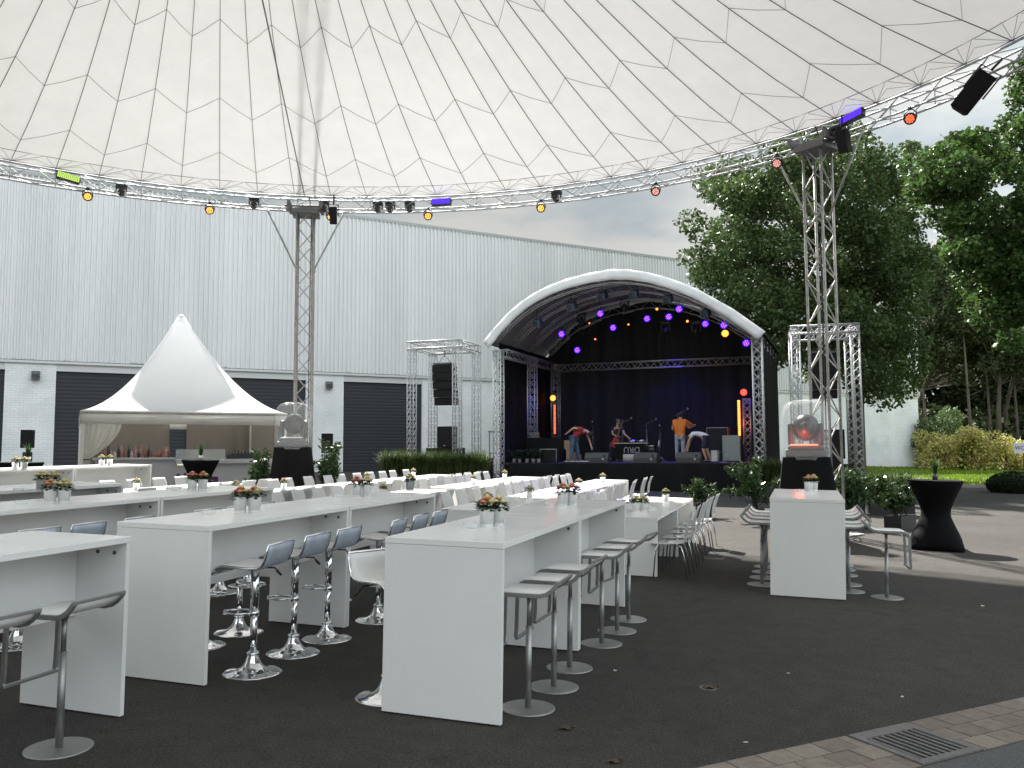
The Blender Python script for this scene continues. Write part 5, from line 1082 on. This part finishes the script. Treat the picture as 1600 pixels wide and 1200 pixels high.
# --- people
def person(name_label, M, J, rad, shirt, trousers, hair, cap=None, shoes=None, sleeve=True, legtop=None, skin_legs=None):
    """J: joints dict in local metres"""
    t = thing('person', name_label, 'person', M=M)
    def skin(name, verts, edges, radii, m, sub=2, root=0):
        me = bpy.data.meshes.new(name); me.from_pydata([Vector(v) for v in verts], edges, []); me.materials.append(m)
        o = bpy.data.objects.new(name, me); C.objects.link(o); o.parent = t
        md = o.modifiers.new('skin', 'SKIN'); md.use_smooth_shade = True
        for i, r in enumerate(radii): sv = me.skin_vertices[0].data[i]; sv.radius = (r, r) if not isinstance(r, tuple) else r; sv.use_root = (i == root)
        ms = o.modifiers.new('sub', 'SUBSURF'); ms.levels = sub; ms.render_levels = sub
        return o
    V = []; E_ = []; R_ = []; idx = {}
    def add(k, p, r, par=None):
        idx[k] = len(V); V.append(p); R_.append(r)
        if par: E_.append((idx[par], idx[k]))
    def j(k): return Vector(J[k])
    add('pelvis', j('pelvis'), (.13, .10)); add('waist', (j('pelvis') * .45 + j('chest') * .55), (.12, .09), 'pelvis'); add('chest', j('chest'), (.14, .1), 'waist'); add('neck', j('neck'), .05, 'chest')
    hd = (j('head') - j('neck')); add('jaw', j('neck') + hd * .45, (.06, .07), 'neck'); add('skull', j('head'), (.082, .095), 'jaw'); add('crown', j('head') + hd.normalized() * .08, .06, 'skull')
    fw = Vector(J.get('face', (0, -1, 0))).normalized(); add('nose', j('neck') + hd * .8 + fw * .115, .014, 'skull')
    for sd in 'LR':
        add('sh' + sd, j('sh' + sd), .055, 'chest'); add('el' + sd, j('el' + sd), .04, 'sh' + sd); add('wr' + sd, j('wr' + sd), .027, 'el' + sd)
        hdv = (j('wr' + sd) - j('el' + sd)).normalized(); pm = j('wr' + sd) + hdv * .075; add('pa' + sd, pm, (.04, .02), 'wr' + sd)
        side = hdv.cross(fw); side = side.normalized() if side.length > .1 else hdv.orthogonal().normalized()
        add('th' + sd, j('wr' + sd) + hdv * .07 + side * .05, .009, 'pa' + sd)
        for q, ln in ((-1.5, .07), (-.5, .085), (.5, .08), (1.5, .06)): add(f'f{sd}{q}', pm + side * q * .02 + hdv * ln + fw * -.015, .008, 'pa' + sd)
        add('hip' + sd, j('hip' + sd), .085, 'pelvis'); add('kn' + sd, j('kn' + sd), .055, 'hip' + sd); add('an' + sd, j('an' + sd), .038, 'kn' + sd); add('to' + sd, j('to' + sd), .035, 'an' + sd)
    skin('body', V, E_, R_, M_SKIN)
    def sub_(name, keys, edges, radii, m):
        vs = [V[idx[k]] if isinstance(k, str) else k for k in keys]; skin(name, vs, edges, radii, m)
    elL = V[idx['shL']] * .45 + V[idx['elL']] * .55; elR = V[idx['shR']] * .45 + V[idx['elR']] * .55
    hem = V[idx['pelvis']] + (V[idx['pelvis']] - V[idx['waist']]) * .4
    if sleeve == 'long': elL, elR = V[idx['wrL']], V[idx['wrR']]
    sub_('shirt', ['chest', 'waist', 'pelvis', hem, 'shL', elL, 'shR', elR, V[idx['chest']] * .45 + V[idx['neck']] * .55], [(0, 1), (1, 2), (2, 3), (0, 4), (4, 5), (0, 6), (6, 7), (0, 8)], [(.165, .125), (.15, .12), (.16, .125), (.165, .13), .075, .062, .075, .062, .075] if sleeve != 'long' else [(.2, .15), (.2, .15), (.21, .16), (.22, .17), .1, .07, .1, .07, .08], shirt)
    kf = 1.0 if not skin_legs else .85
    ks = []
    for sd in 'LR':
        kn, an, hp = V[idx['kn' + sd]], V[idx['an' + sd]], V[idx['hip' + sd]]
        ks.append([hp, kn] + ([an] if not skin_legs else []))
    vs = [V[idx['pelvis']]]; es = []; rd_ = [(.15, .12)]
    for ch in ks:
        pr = 0
        for i, p in enumerate(ch): vs.append(p); es.append((pr, len(vs) - 1)); pr = len(vs) - 1; rd_.append([.105, .08, .062][i])
    skin('trousers', vs, es, rd_, trousers)
    if hair is not None:
        mb = MB(); c = V[idx['skull']]; up = hd.normalized(); mb.ell(c + up * .03 - fw * .018, (.1, .11, .1), 14, 10); mb.build('hair', hair, t)
    for sd in 'LR':
        mb = MB(); a_ = V[idx['an' + sd]]; b_ = V[idx['to' + sd]]; mb.tube([a_ + Vector((0, 0, -.03)), (a_ + b_) / 2 + Vector((0, 0, -.02)), b_ + Vector((0, 0, -.01))], [.05, .05, .04], 10); mb.build('shoe', shoes or M_BLACK, t)
    return t
M_HAIR = mat('dark_hair', (.02, .014, .01), .7); M_GHAIR = mat('grey_hair', (.12, .1, .09), .7)
M_JEAN = mat('blue_jeans', (.06, .10, .17), .85, var=.3, vscale=8); M_LJEAN = mat('pale_jeans', (.28, .34, .40), .85, var=.2, vscale=8)
# man in red, bent over towards the right, arm hanging to the floor
person('person in a red shirt and jeans bending forward with one hand to the floor', on_deck(905, 1.2, -sa * .5),
       dict(pelvis=(-.12, 0, .92), chest=(.18, -.05, 1.18), neck=(.36, -.06, 1.14), head=(.47, -.07, 1.04), face=(.6, 0, -.8), shL=(.28, .16, 1.14), elL=(.42, .1, .84), wrL=(.5, .02, .58), shR=(.12, -.2, 1.22), elR=(-.12, -.25, 1.26), wrR=(-.32, -.25, 1.1),
            hipL=(-.1, .1, .88), knL=(-.02, .1, .48), anL=(.04, .1, .07), toL=(.2, .08, .04), hipR=(-.16, -.1, .88), knR=(-.2, -.1, .48), anR=(-.22, -.1, .07), toR=(-.08, -.14, .04)),
       None, mat('red_shirt', (.33, .035, .04), .8), M_JEAN, M_HAIR)
person('person in a loose orange jacket and pale jeans seen from behind with a guitar strap', on_deck(1065, 2.0, 0),
       dict(pelvis=(0, 0, .95), chest=(0, .02, 1.35), neck=(.02, .03, 1.54), head=(.03, .05, 1.68), face=(.3, 1, 0), shL=(-.2, .02, 1.46), elL=(-.28, .05, 1.18), wrL=(-.12, .25, 1.1), shR=(.2, .04, 1.46), elR=(.3, .12, 1.22), wrR=(.42, .3, 1.3),
            hipL=(-.1, 0, .9), knL=(-.11, -.01, .5), anL=(-.12, .02, .07), toL=(-.13, .18, .04), hipR=(.1, 0, .9), knR=(.11, -.01, .5), anR=(.12, .02, .07), toR=(.14, .18, .04)),
       None, mat('orange_jacket', (.62, .17, .02), .75, var=.15, vscale=5), M_LJEAN, M_HAIR, sleeve='long')
person('person in a white tee and navy shorts bending down to the left', on_deck(1096, 1.2, 0),
       dict(pelvis=(.22, 0, .88), chest=(-.12, -.02, 1.06), neck=(-.3, -.04, .96), head=(-.4, -.05, .84), face=(-.5, 0, -.9), shL=(-.22, .14, 1.0), elL=(-.35, .1, .74), wrL=(-.42, .02, .5), shR=(-.22, -.18, 1.0), elR=(-.36, -.18, .74), wrR=(-.46, -.12, .5),
            hipL=(.2, .1, .84), knL=(.2, .12, .47), anL=(.36, .1, .07), toL=(.22, .06, .04), hipR=(.2, -.1, .84), knR=(.12, -.12, .46), anR=(.24, -.12, .07), toR=(.1, -.14, .04)),
       None, mat('white_tee', (.6, .62, .68), .8), mat('navy_shorts', (.02, .024, .05), .85), M_HAIR, skin_legs=True)
person('person in dark clothes with short hair seated behind the drums, arm reaching right', on_deck(966, 3.6, 0),
       dict(pelvis=(0, 0, .75), chest=(.04, -.05, 1.2), neck=(.06, -.07, 1.4), head=(.1, -.1, 1.54), face=(.6, -.8, 0), shL=(-.15, -.05, 1.32), elL=(-.1, -.22, 1.05), wrL=(.12, -.3, .98), shR=(.24, -.05, 1.32), elR=(.36, -.2, 1.06), wrR=(.56, -.32, .92),
            hipL=(-.1, 0, .68), knL=(-.16, -.38, .62), anL=(-.16, -.36, .12), toL=(-.16, -.5, .05), hipR=(.1, 0, .68), knR=(.18, -.38, .62), anR=(.2, -.36, .12), toR=(.2, -.5, .05)),
       None, mat('black_tee', (.015, .015, .017), .85), M_BLACK, M_GHAIR)

# ================================================================== PA TOWERS
def pa(x, y, rz, label, hung_label, sub=True, zt=5.55, back=True, legs=.29):
    zg = gz(x, y); t = thing('pa_tower', label, 'truss tower', 'square truss towers beside the stage', M=VM(x, y, rz)); H = zt - zg; S2 = 2.0 - legs
    for a_, b_ in ((0, 0), (S2, 0), (S2, S2), (0, S2)):
        mb = MB(); truss(mb, (a_ + legs / 2, b_ + legs / 2, .01), (a_ + legs / 2, b_ + legs / 2, H - legs), legs - .05, .25, .019, .0075, up=(0, 1, 0), style='x'); mb.build('leg', M_ALU, t)
    c = H - legs / 2; e = legs / 2
    for p_, q_ in (((0, e, c), (2, e, c)), ((0, 2 - e, c), (2, 2 - e, c)), ((e, legs, c), (e, 2 - legs, c)), ((2 - e, legs, c), (2 - e, 2 - legs, c)), ((1, legs, c), (1, 2 - legs, c))):
        mb = MB(); truss(mb, p_, q_, legs - .05, .22, .021, .008, style='z'); mb.build('beam', M_ALU, t)
    return t, H
t1, H1 = pa(-3.58, 29.5, radians(-20), 'square truss tower left of the stage carrying black speakers', '')
def line_array(M, label, n, w_, h_, d_):
    t = thing('line_array', label, 'loudspeaker', M=M)
    for i in range(n):
        mb = MB(); z1 = -i * (h_ + .01); y_ = .0 + .012 * i * i
        mb.add([(-w_ / 2, -d_ / 2 + y_, z1), (w_ / 2, -d_ / 2 + y_, z1), (w_ / 2 * .96, d_ / 2 + y_, z1 - .02), (-w_ / 2 * .96, d_ / 2 + y_, z1 - .02), (-w_ / 2, -d_ / 2 + y_, z1 - h_), (w_ / 2, -d_ / 2 + y_, z1 - h_), (w_ / 2 * .96, d_ / 2 + y_, z1 - h_ + .02), (-w_ / 2 * .96, d_ / 2 + y_, z1 - h_ + .02)],
               [(0, 1, 2, 3), (4, 7, 6, 5), (0, 4, 5, 1), (1, 5, 6, 2), (2, 6, 7, 3), (3, 7, 4, 0)]); mb.build('speaker_module', M_CAB, t)
    mb = MB(); mb.box((-w_ / 2, -.2, .03), (w_ / 2, .2, .07)); mb.tube([(-w_ * .35, 0, .07), (0, 0, .35), (w_ * .35, 0, .07)], .012, 6); mb.tube([(0, 0, .3), (0, 0, .75)], .02, 6); mb.build('rigging', M_SCREW, t)
line_array(t1.matrix_world @ Matrix.Translation((1.0, 1.0, H1 - .78)), 'hanging black line array in the left truss tower', 5, .74, .275, .5)
def cab(M, w_, d_, h_, label, group=None):
    t = thing('speaker_cabinet', label, 'loudspeaker', group, M=M); mb = MB(); mb.box((-w_ / 2, -d_ / 2, 0), (w_ / 2, d_ / 2, h_)); mb.build('cabinet', M_CAB, t, bevel=.015)
    mb = MB(); mb.box((-w_ * .46, -d_ / 2 - .01, h_ * .05), (w_ * .46, -d_ / 2, h_ * .95)); mb.build('grille', M_GREYF, t); mb = MB(); mb.box((-.03, -d_ / 2 - .014, h_ * .08), (.03, -d_ / 2 - .01, h_ * .12)); mb.build('badge', M_ALU, t)
GSUB = 'black cabinets in the left truss tower'; m1 = t1.matrix_world
cab(m1 @ Matrix.Translation((.75, .95, .0)), .62, .6, 1.35, 'left tall subwoofer in the left truss tower', GSUB); cab(m1 @ Matrix.Translation((1.40, .95, .0)), .55, .6, 1.35, 'right tall subwoofer in the left truss tower', GSUB); cab(m1 @ Matrix.Translation((1.15, .9, 1.352)), .56, .5, .74, 'single cabinet standing on the subwoofers in the left truss tower', GSUB)
cab(VM(-.85, 31.6, radians(-20), gz(-1, 31) + .4), .42, .4, .6, 'small black cabinet between left truss tower and stage')
cab(VM(-.85, 31.6, radians(-20)), .5, .5, .395, 'low black block under the small cabinet left of the stage')
t2, H2 = pa(8.62, 26.1, radians(-15.7), 'square truss tower right of the stage with black sheeting inside', '')
m2 = t2.matrix_world
line_array(m2 @ Matrix.Translation((1.02, 1.1, H2 - .8)), 'black line array hanging in the right truss tower', 5, .74, .275, .5)
cab(m2 @ Matrix.Translation((1.0, .95, .0)), .9, .6, 1.2, 'broad black subwoofer stack in the right truss tower', 'black cabinets in the right truss tower'); cab(m2 @ Matrix.Translation((1.02, .95, 1.205)), 1.0, .6, .9, 'upper black cabinet in the right truss tower', 'black cabinets in the right truss tower'); cab(m2 @ Matrix.Translation((1.65, .6, .0)), .42, .42, 1.05, 'small rounded black cabinet beside the right tower leg', 'black cabinets in the right truss tower')
# small speakers on stands before the brick pillars
def spkstand(x, y, label, h=1.25):
    t = thing('speaker_on_stand', label, 'loudspeaker', 'small speakers on poles', M=VM(x, y, .2)); mb = MB(); mb.tube([(0, 0, 0), (0, 0, h)], .03, 8); mb.box((-.1, -.08, 0), (.12, .1, h * .9)); mb.build('stand', M_BLACK, t)
    mb = MB(); mb.box((-.16, -.14, h), (.16, .14, h + .55)); mb.build('cabinet', M_CAB, t, bevel=.012)
p = at(511, 715, 24); spkstand(p.x, p.y, 'small black speaker on a pole beside the laurel and white brick pillar'); p = at(42, 715, 26); spkstand(p.x, p.y, 'small black speaker on a pole before the far left brick pillar')

# ================================================================== PLANTS
M_LAUREL = leafmat('laurel_leaf', (.05, .085, .032), .5, .12, .22); M_REED = leafmat('tall_grass_blade', (.058, .085, .026), .6, .3)
def leaves_np(centres, radii, n, size, aspect=.45, droop=.3, inner=.35):
    """leaf quads scattered through ellipsoid clumps"""
    c = np.asarray(centres, float); r = np.asarray(radii, float); k = len(c)
    wts = np.prod(r, 1) ** (2 / 3); idx = rng.choice(k, n, p=wts / wts.sum())
    d = rng.normal(size=(n, 3)); d /= np.linalg.norm(d, axis=1)[:, None]; rad = rng.uniform(inner, 1, n) ** .6
    P = c[idx] + d * r[idx] * rad[:, None]
    ax = rng.normal(size=(n, 3)) + d * .6; ax[:, 2] -= droop; ax /= np.linalg.norm(ax, axis=1)[:, None]
    b = np.cross(ax, rng.normal(size=(n, 3)) * .7 + np.array([0, 0, 1.0])); b /= (np.linalg.norm(b, axis=1)[:, None] + 1e-9)
    s = size * rng.uniform(.6, 1.35, n)[:, None]
    return np.stack([P, P + ax * s * .5 + b * s * aspect, P + ax * s, P + ax * s * .5 - b * s * aspect], 1)
def laurel(x, y, label, h, w_, box=False, n=700):
    t = thing('potted_laurel', label, 'potted plant', 'potted laurel bushes', M=VM(x, y, random.uniform(0, 1)))
    mb = MB()
    if box: mb.box((-.4, -.17, 0), (.4, .17, .28))
    else: mb.lathe([(0, 0), (.17, 0), (.2, .3), (.205, .32), (.0, .3)], 20, cap=False)
    mb.build('pot', M_BLACK, t)
    mb = MB(); cs = []; rs = []
    for k in range(16 if not box else 26):
        a = random.uniform(0, 2 * pi); rr_ = w_ * random.uniform(.15, .95); e = Vector((rr_ * cos(a), rr_ * sin(a), h * random.uniform(.45, 1.0) * (1 - .25 * rr_ / w_))); b = Vector((random.uniform(-.3, .3) * (1.1 if box else .3), random.uniform(-.05, .05), .28)); m_ = (b + e) / 2 + Vector((0, 0, .1 * h))
        mb.tube([b, m_, e], [.009, .006, .003], 5)
        for s in (.45, .6, .75, .88, 1.0): q = b.lerp(m_, s * 2) if s < .5 else m_.lerp(e, s * 2 - 1); cs.append(tuple(q)); rs.append((.07, .07, .07))
    mb.build('stems', M_STEM, t); quads('foliage', leaves_np(cs, rs, n, .105, .20, .1, .1), M_LAUREL, t)
p = at(1187, 812, 18.2); laurel(5.25, 18.5, 'laurel in a round black pot left of the right plinth', 1.5, .72, n=1900)
laurel(7.0, 17.6, 'laurel in a black trough between the lone table and the black cocktail table', 1.4, .7, True, 2000); laurel(7.9, 17.5, 'laurel in a black trough directly behind the black cocktail table', 1.2, .55, True, 1400)
laurel(6.35, 17.9, 'laurel partly hidden behind the right end of the lone bar table', 1.45, .6, n=1700); laurel(4.4, 19.6, 'small laurel at the foot of the stage beside the plinth', 1.0, .5, n=800)
laurel(-5.45, 19.0, 'tall laurel between tent counter and left plinth', 1.75, .42, n=1500); laurel(-4.05, 19.3, 'tall laurel right of the left plinth', 1.75, .5, n=1500)
def reeds(p0, p1, label, h=.95, n=1500, z=.25):
    p0, p1 = Vector((*p0, 0)), Vector((*p1, 0)); d = p1 - p0; c = (p0 + p1) / 2
    t = thing('grass_planter', label, 'planter', 'troughs of tall grass', M=VM(c.x, c.y, atan2(d.y, d.x))); l_ = d.length / 2
    mb = MB(); mb.box((-l_, -.2, 0), (l_, .2, z + .05)); mb.build('trough', M_BLACK, t, bevel=.01)
    x = rng.uniform(-l_, l_, n); y = rng.uniform(-.18, .18, n); a = rng.uniform(0, 2 * pi, n); hh = h * rng.uniform(.5, 1.05, n); bd = rng.uniform(.1, .85, n); w_ = .010
    b0 = np.stack([x, y, np.full(n, z)], 1); d_ = np.stack([np.cos(a), np.sin(a), 0 * a], 1); q = np.stack([-np.sin(a), np.cos(a), 0 * a], 1) * w_
    m_ = b0 + d_ * (hh * bd * .25)[:, None]; m_[:, 2] += hh * .62; e = b0 + d_ * (hh * bd * .85)[:, None]; e[:, 2] += hh * (1 - bd * .25)
    V = np.concatenate([np.stack([b0 - q, b0 + q, m_ + q, m_ - q], 1), np.stack([m_ - q, m_ + q, e + q * .15, e - q * .15], 1)])
    quads('blades', V, M_REED, t)
for i, (a_, b_) in enumerate((((-4.15, 28.2), (-3.0, 27.85)), ((-2.95, 27.85), (-1.8, 27.5)), ((-1.75, 27.5), (-.75, 27.2)))):
    reeds(a_, b_, ['left', 'middle', 'right'][i] + ' trough of tall green grass before the left truss tower', .95, 1500, .45)
reeds((6.9, 24.6), (7.9, 24.4), 'trough of tall grass at the right stage post', .9, 1000, .45); reeds((7.6, 21.2), (8.6, 21.0), 'trough of tall grass right of the right tower, nearer half', .85, 1400); reeds((8.7, 21.0), (9.7, 20.8), 'trough of tall grass right of the right tower, farther right half', .85, 1400); reeds((6.7, 20.9), (7.6, 20.8), 'trough of tall grass just behind the right plinth', .8, 900)

# ------------------------------------------------------------------ trees
M_T1 = leafmat('birch_leaf', (.078, .118, .040), .5, .28, .5); M_T2 = leafmat('oak_leaf', (.062, .108, .028), .5, .36, .45)
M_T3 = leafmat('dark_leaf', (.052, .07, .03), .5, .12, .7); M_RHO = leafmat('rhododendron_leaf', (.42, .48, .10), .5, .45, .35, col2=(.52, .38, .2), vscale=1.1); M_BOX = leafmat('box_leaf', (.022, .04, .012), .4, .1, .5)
def poly_in(poly, x, y):
    c = False; n = len(poly)
    for i in range(n):
        (x1, y1), (x2, y2) = poly[i], poly[i - 1]
        if (y1 > y) != (y2 > y) and x < (x2 - x1) * (y - y1) / (y2 - y1) + x1: c = not c
    return c
def tree(name, label, base, poly, Y, depth, ncl, n, rcl, size, m, zg=None, group=None, limbs=True, tr=.22, cat='tree'):
    """crown: leafy clumps spread through a rounded volume whose outline is the species' own uneven one"""
    xs = [p[0] for p in poly]; ys = [p[1] for p in poly]; cx_ = (min(xs) + max(xs)) / 2; hw = (max(xs) - min(xs)) / 2
    bX, bY = base; zg = gz(bX, bY) if zg is None else zg
    t = thing(name, label, cat, group, M=Matrix.Translation((bX, bY, zg)))
    cs, rs = [], []; tries = 0
    while len(cs) < ncl and tries < 20000:
        tries += 1; px, py = random.uniform(min(xs), max(xs)), random.uniform(min(ys), max(ys))
        if not poly_in(poly, px, py): continue
        dd = sqrt(max(.08, 1 - ((px - cx_) / hw) ** 2)) * depth; p = at(px, py, Y + random.uniform(-dd, dd)); r = rcl * random.uniform(.55, 1.25)
        cs.append((p.x - bX, p.y - bY, p.z - zg)); rs.append((r, r, r * .7))
    top = max(c[2] for c in cs); tc_ = Vector((sum(c[0] for c in cs) / len(cs), sum(c[1] for c in cs) / len(cs), 0))
    mb = MB(); tp = [Vector((0, 0, -.2)), Vector((.1, 0, top * .25)), tc_ * .4 + Vector((0, 0, top * .5)), tc_ * .8 + Vector((0, 0, top * .92))]
    mb.tube(tp, [tr * 1.3, tr, tr * .7, tr * .15], 10)
    if limbs:
        for c in random.sample(cs, min(len(cs), 46)):
            c = Vector(c); s = max(.12, min(.85, (c.z / top) * .75)); q = tp[1].lerp(tp[2], s * 1.3) if s < .5 else tp[2].lerp(tp[3], s * 1.2 - .55)
            mb.tube([q, q.lerp(c, .5) + Vector((0, 0, -.2)), c], [tr * .3, tr * .17, .015], 5)
    mb.build('trunk', M_BARK, t); quads('crown', leaves_np(cs, rs, n, size), m, t)
    return t
main_poly = [(1062, 352), (1085, 332), (1120, 350), (1150, 345), (1125, 300), (1108, 278), (1140, 262), (1180, 240), (1215, 205), (1262, 170), (1320, 180), (1352, 225), (1385, 240), (1400, 275), (1420, 310), (1440, 345), (1447, 400), (1428, 440), (1432, 480), (1418, 520), (1432, 570), (1415, 600), (1390, 622), (1352, 615), (1320, 580), (1270, 590), (1230, 600), (1200, 560), (1180, 505), (1130, 470), (1085, 425), (1075, 395), (1100, 380)]
tree('birch_tree', 'tall dark green tree behind the stage and the right truss towers', (15.5, 38.5), main_poly, 38.5, 5, 360, 125000, .92, .15, M_T1, tr=.3)
right_poly = [(1423, 250), (1450, 235), (1475, 240), (1500, 215), (1530, 205), (1560, 160), (1600, 100), (1800, 60), (1850, 300), (1800, 560), (1650, 600), (1590, 560), (1560, 500), (1500, 470), (1478, 440), (1500, 400), (1470, 350), (1440, 330), (1420, 300)]
tree('oak_tree', 'large bright green tree leaning into the right edge', (19.5, 26.5), right_poly, 26, 4.5, 300, 115000, .55, .13, M_T2, tr=.28)
tree('birch_tree', 'thin light tree top in the gap between the two big trees', (18.6, 47), [(1392, 300), (1400, 245), (1410, 215), (1424, 235), (1428, 300), (1436, 400), (1430, 440), (1410, 450)], 47, 1.2, 26, 4500, .6, .2, M_T1, tr=.12)
fw_ = [((28.5, 68), (1440, 1500, 385, 640)), ((33, 70), (1480, 1555, 400, 660)), ((37.5, 66), (1530, 1610, 380, 640)), ((41.5, 72), (1580, 1660, 390, 650)), ((36, 80), (1445, 1540, 420, 650)), ((46, 80), (1560, 1700, 400, 650))]
for i, (b, (x0, x1, y0, y1)) in enumerate(fw_):
    b = (b[0] * 1.22, b[1] * 1.22)
    poly = [(x0, y0 + 40), ((x0 + x1) / 2, y0), (x1, y0 + 30), (x1 + 8, (y0 + y1) / 2), (x1 - 5, y1 - 60), (x0 + 5, y1 - 70), (x0 - 6, (y0 + y1) / 2)]
    tree('forest_tree', ['slim trunked forest tree next to the warehouse corner', 'forest tree with forked trunk behind the hedge', 'forest tree right of the middle of the hedge', 'forest tree above the WC sign', 'dark forest tree in the second line behind the corner', 'dark forest tree in the second line at the right edge'][i], b, poly, b[1], 3, 46, 9000, 1.5, .33, M_T3, tr=.2, group='trees of the wood behind the hedge')
for i in range(7):
    X = 37.5 + i * 2.7 + random.uniform(-.5, .5); Y = 80 + random.uniform(-2, 6); h = random.uniform(11, 14)
    t = thing('forest_tree', f'{ORD[i]} bare slender trunk from the left in the shade of the wood', 'tree', 'bare trunks in the wood', M=VM(X, Y)); mb = MB(); l_ = random.uniform(-.8, .8); mb.tube([(0, 0, 0), (l_ * .4, 0, h * .4), (l_, .2, h)], [.17, .13, .06], 8)
    for k in range(9): z = h * random.uniform(.3, .95); a = random.uniform(0, 6.28); mb.tube([(l_ * z / h, 0, z), (l_ * z / h + 1.2 * cos(a), 1.2 * sin(a), z + .5)], [.04, .012], 5)
    mb.build('trunk', M_BARK, t); quads('crown', leaves_np([(l_, 0, h), (l_ + 1, 1, h - 1)], [(1.6, 1.6, 1.3)] * 2, 1500, .33), M_T3, t)
# far dark wood closing the view
cs = []; rs = []
for i in range(260): cs.append((random.uniform(28, 112), random.uniform(104, 116), random.uniform(.5, 17))); rs.append((3.6, 2.4, 3.0))
for i in range(90): cs.append((random.uniform(33, 80), random.uniform(84, 92), random.uniform(0, 5.0))); rs.append((2.2, 1.5, 1.6))
o = quads('woodland', leaves_np(cs, rs, 130000, .62, .5), M_T3); tag(o, 'dark mass of the wood far behind the lawn', 'wood', kind='stuff')
# rhododendron hedge
for i, (px, w_, h_) in enumerate(((1468, 1.5, 2.7), (1500, 1.7, 3.2), (1535, 1.7, 2.9), (1572, 1.7, 2.6), (1612, 1.7, 2.3))):
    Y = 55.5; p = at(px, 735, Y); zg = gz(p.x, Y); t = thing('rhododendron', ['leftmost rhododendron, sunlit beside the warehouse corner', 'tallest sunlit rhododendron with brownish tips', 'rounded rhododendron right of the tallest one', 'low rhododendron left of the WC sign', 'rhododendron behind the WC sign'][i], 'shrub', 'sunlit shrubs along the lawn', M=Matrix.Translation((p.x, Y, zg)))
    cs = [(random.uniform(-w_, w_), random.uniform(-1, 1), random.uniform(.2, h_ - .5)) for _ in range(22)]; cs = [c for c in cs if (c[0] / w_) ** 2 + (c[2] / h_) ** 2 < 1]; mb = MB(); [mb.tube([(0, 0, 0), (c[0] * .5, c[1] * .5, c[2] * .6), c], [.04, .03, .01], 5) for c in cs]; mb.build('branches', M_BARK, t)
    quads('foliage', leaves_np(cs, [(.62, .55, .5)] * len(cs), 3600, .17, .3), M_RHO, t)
for (X, Y, hh) in ((30.6, 61.5, 3.5), (32.5, 63, 4.2)):
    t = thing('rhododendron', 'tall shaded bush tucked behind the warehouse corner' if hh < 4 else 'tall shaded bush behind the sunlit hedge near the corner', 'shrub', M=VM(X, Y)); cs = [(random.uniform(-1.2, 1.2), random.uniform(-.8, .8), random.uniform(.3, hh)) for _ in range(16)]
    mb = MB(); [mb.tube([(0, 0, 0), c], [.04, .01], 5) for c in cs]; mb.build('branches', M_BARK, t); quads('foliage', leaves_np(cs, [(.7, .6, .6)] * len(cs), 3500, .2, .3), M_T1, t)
# clipped bush and WC sign at the right edge
p = at(1600, 770, 30.5); X = p.x; t = thing('clipped_bush', 'dark clipped round bush at the right edge beneath the WC sign', 'shrub', M=VM(X, 31))
mb = MB(); mb.tube([(0, 0, -.05), (0, 0, .3)], .06, 8); mb.ell((0, 0, .30), (.88, .7, .36), 16, 10); mb.build('branches', mat('bush_core', (.012, .018, .008), .9), t); quads('foliage', leaves_np([(0, 0, .30)], [(.98, .8, .45)], 7000, .06, .35, 0, .85), M_BOX, t)
p = at(1601, 700, 33.0); t = thing('wc_sign', 'white WC board on a brown wooden post above the clipped bush', 'sign', M=Matrix.Translation((p.x, 33.0, gz(p.x, 33))))
zb = p.z - gz(p.x, 33)
mb = MB(); mb.box((-.42, -.015, zb - .2), (.42, .015, zb + .2)); mb.build('board', mat('sign_white', (.8, .8, .82), .5), t)
mb = MB(); mb.box((-.035, .016, 0), (.035, .075, zb + .15)); mb.build('post', mat('orange_wood', (.3, .13, .05), .7), t)
text('WC', .21, Matrix.Translation((-.20, -.02, zb)) @ Matrix.Rotation(pi / 2, 4, 'X'), mat('sign_black', (.02, .02, .03), .5), t)

# violet wash from the purple bar onto the dining tables
b0 = Vector(ringp(RI - .15, ZB + .1, 11.15))
x, y = XY(-4.2, 17.5); spot(b0, gp(x, y, .75), (.3, .12, 1), 3500, 20, .7)
x, y = XY(-9.2, 18.6); spot(b0, gp(x, y, .8), (.28, .1, 1), 5000, 7, .4); x, y = XY(-7.1, 19.8); spot(b0, gp(x, y, .8), (.28, .1, 1), 5000, 6, .4)
p = at(412, 735, 18.7); spot(Vector((p.x, p.y - .1, p.z - .9)), Vector((p.x + .2, p.y + .3, p.z + .6)), (.5, .15, 1), 6, 60, .8)  # separate weak violet spot near the ground, aimed up, no lamp body built
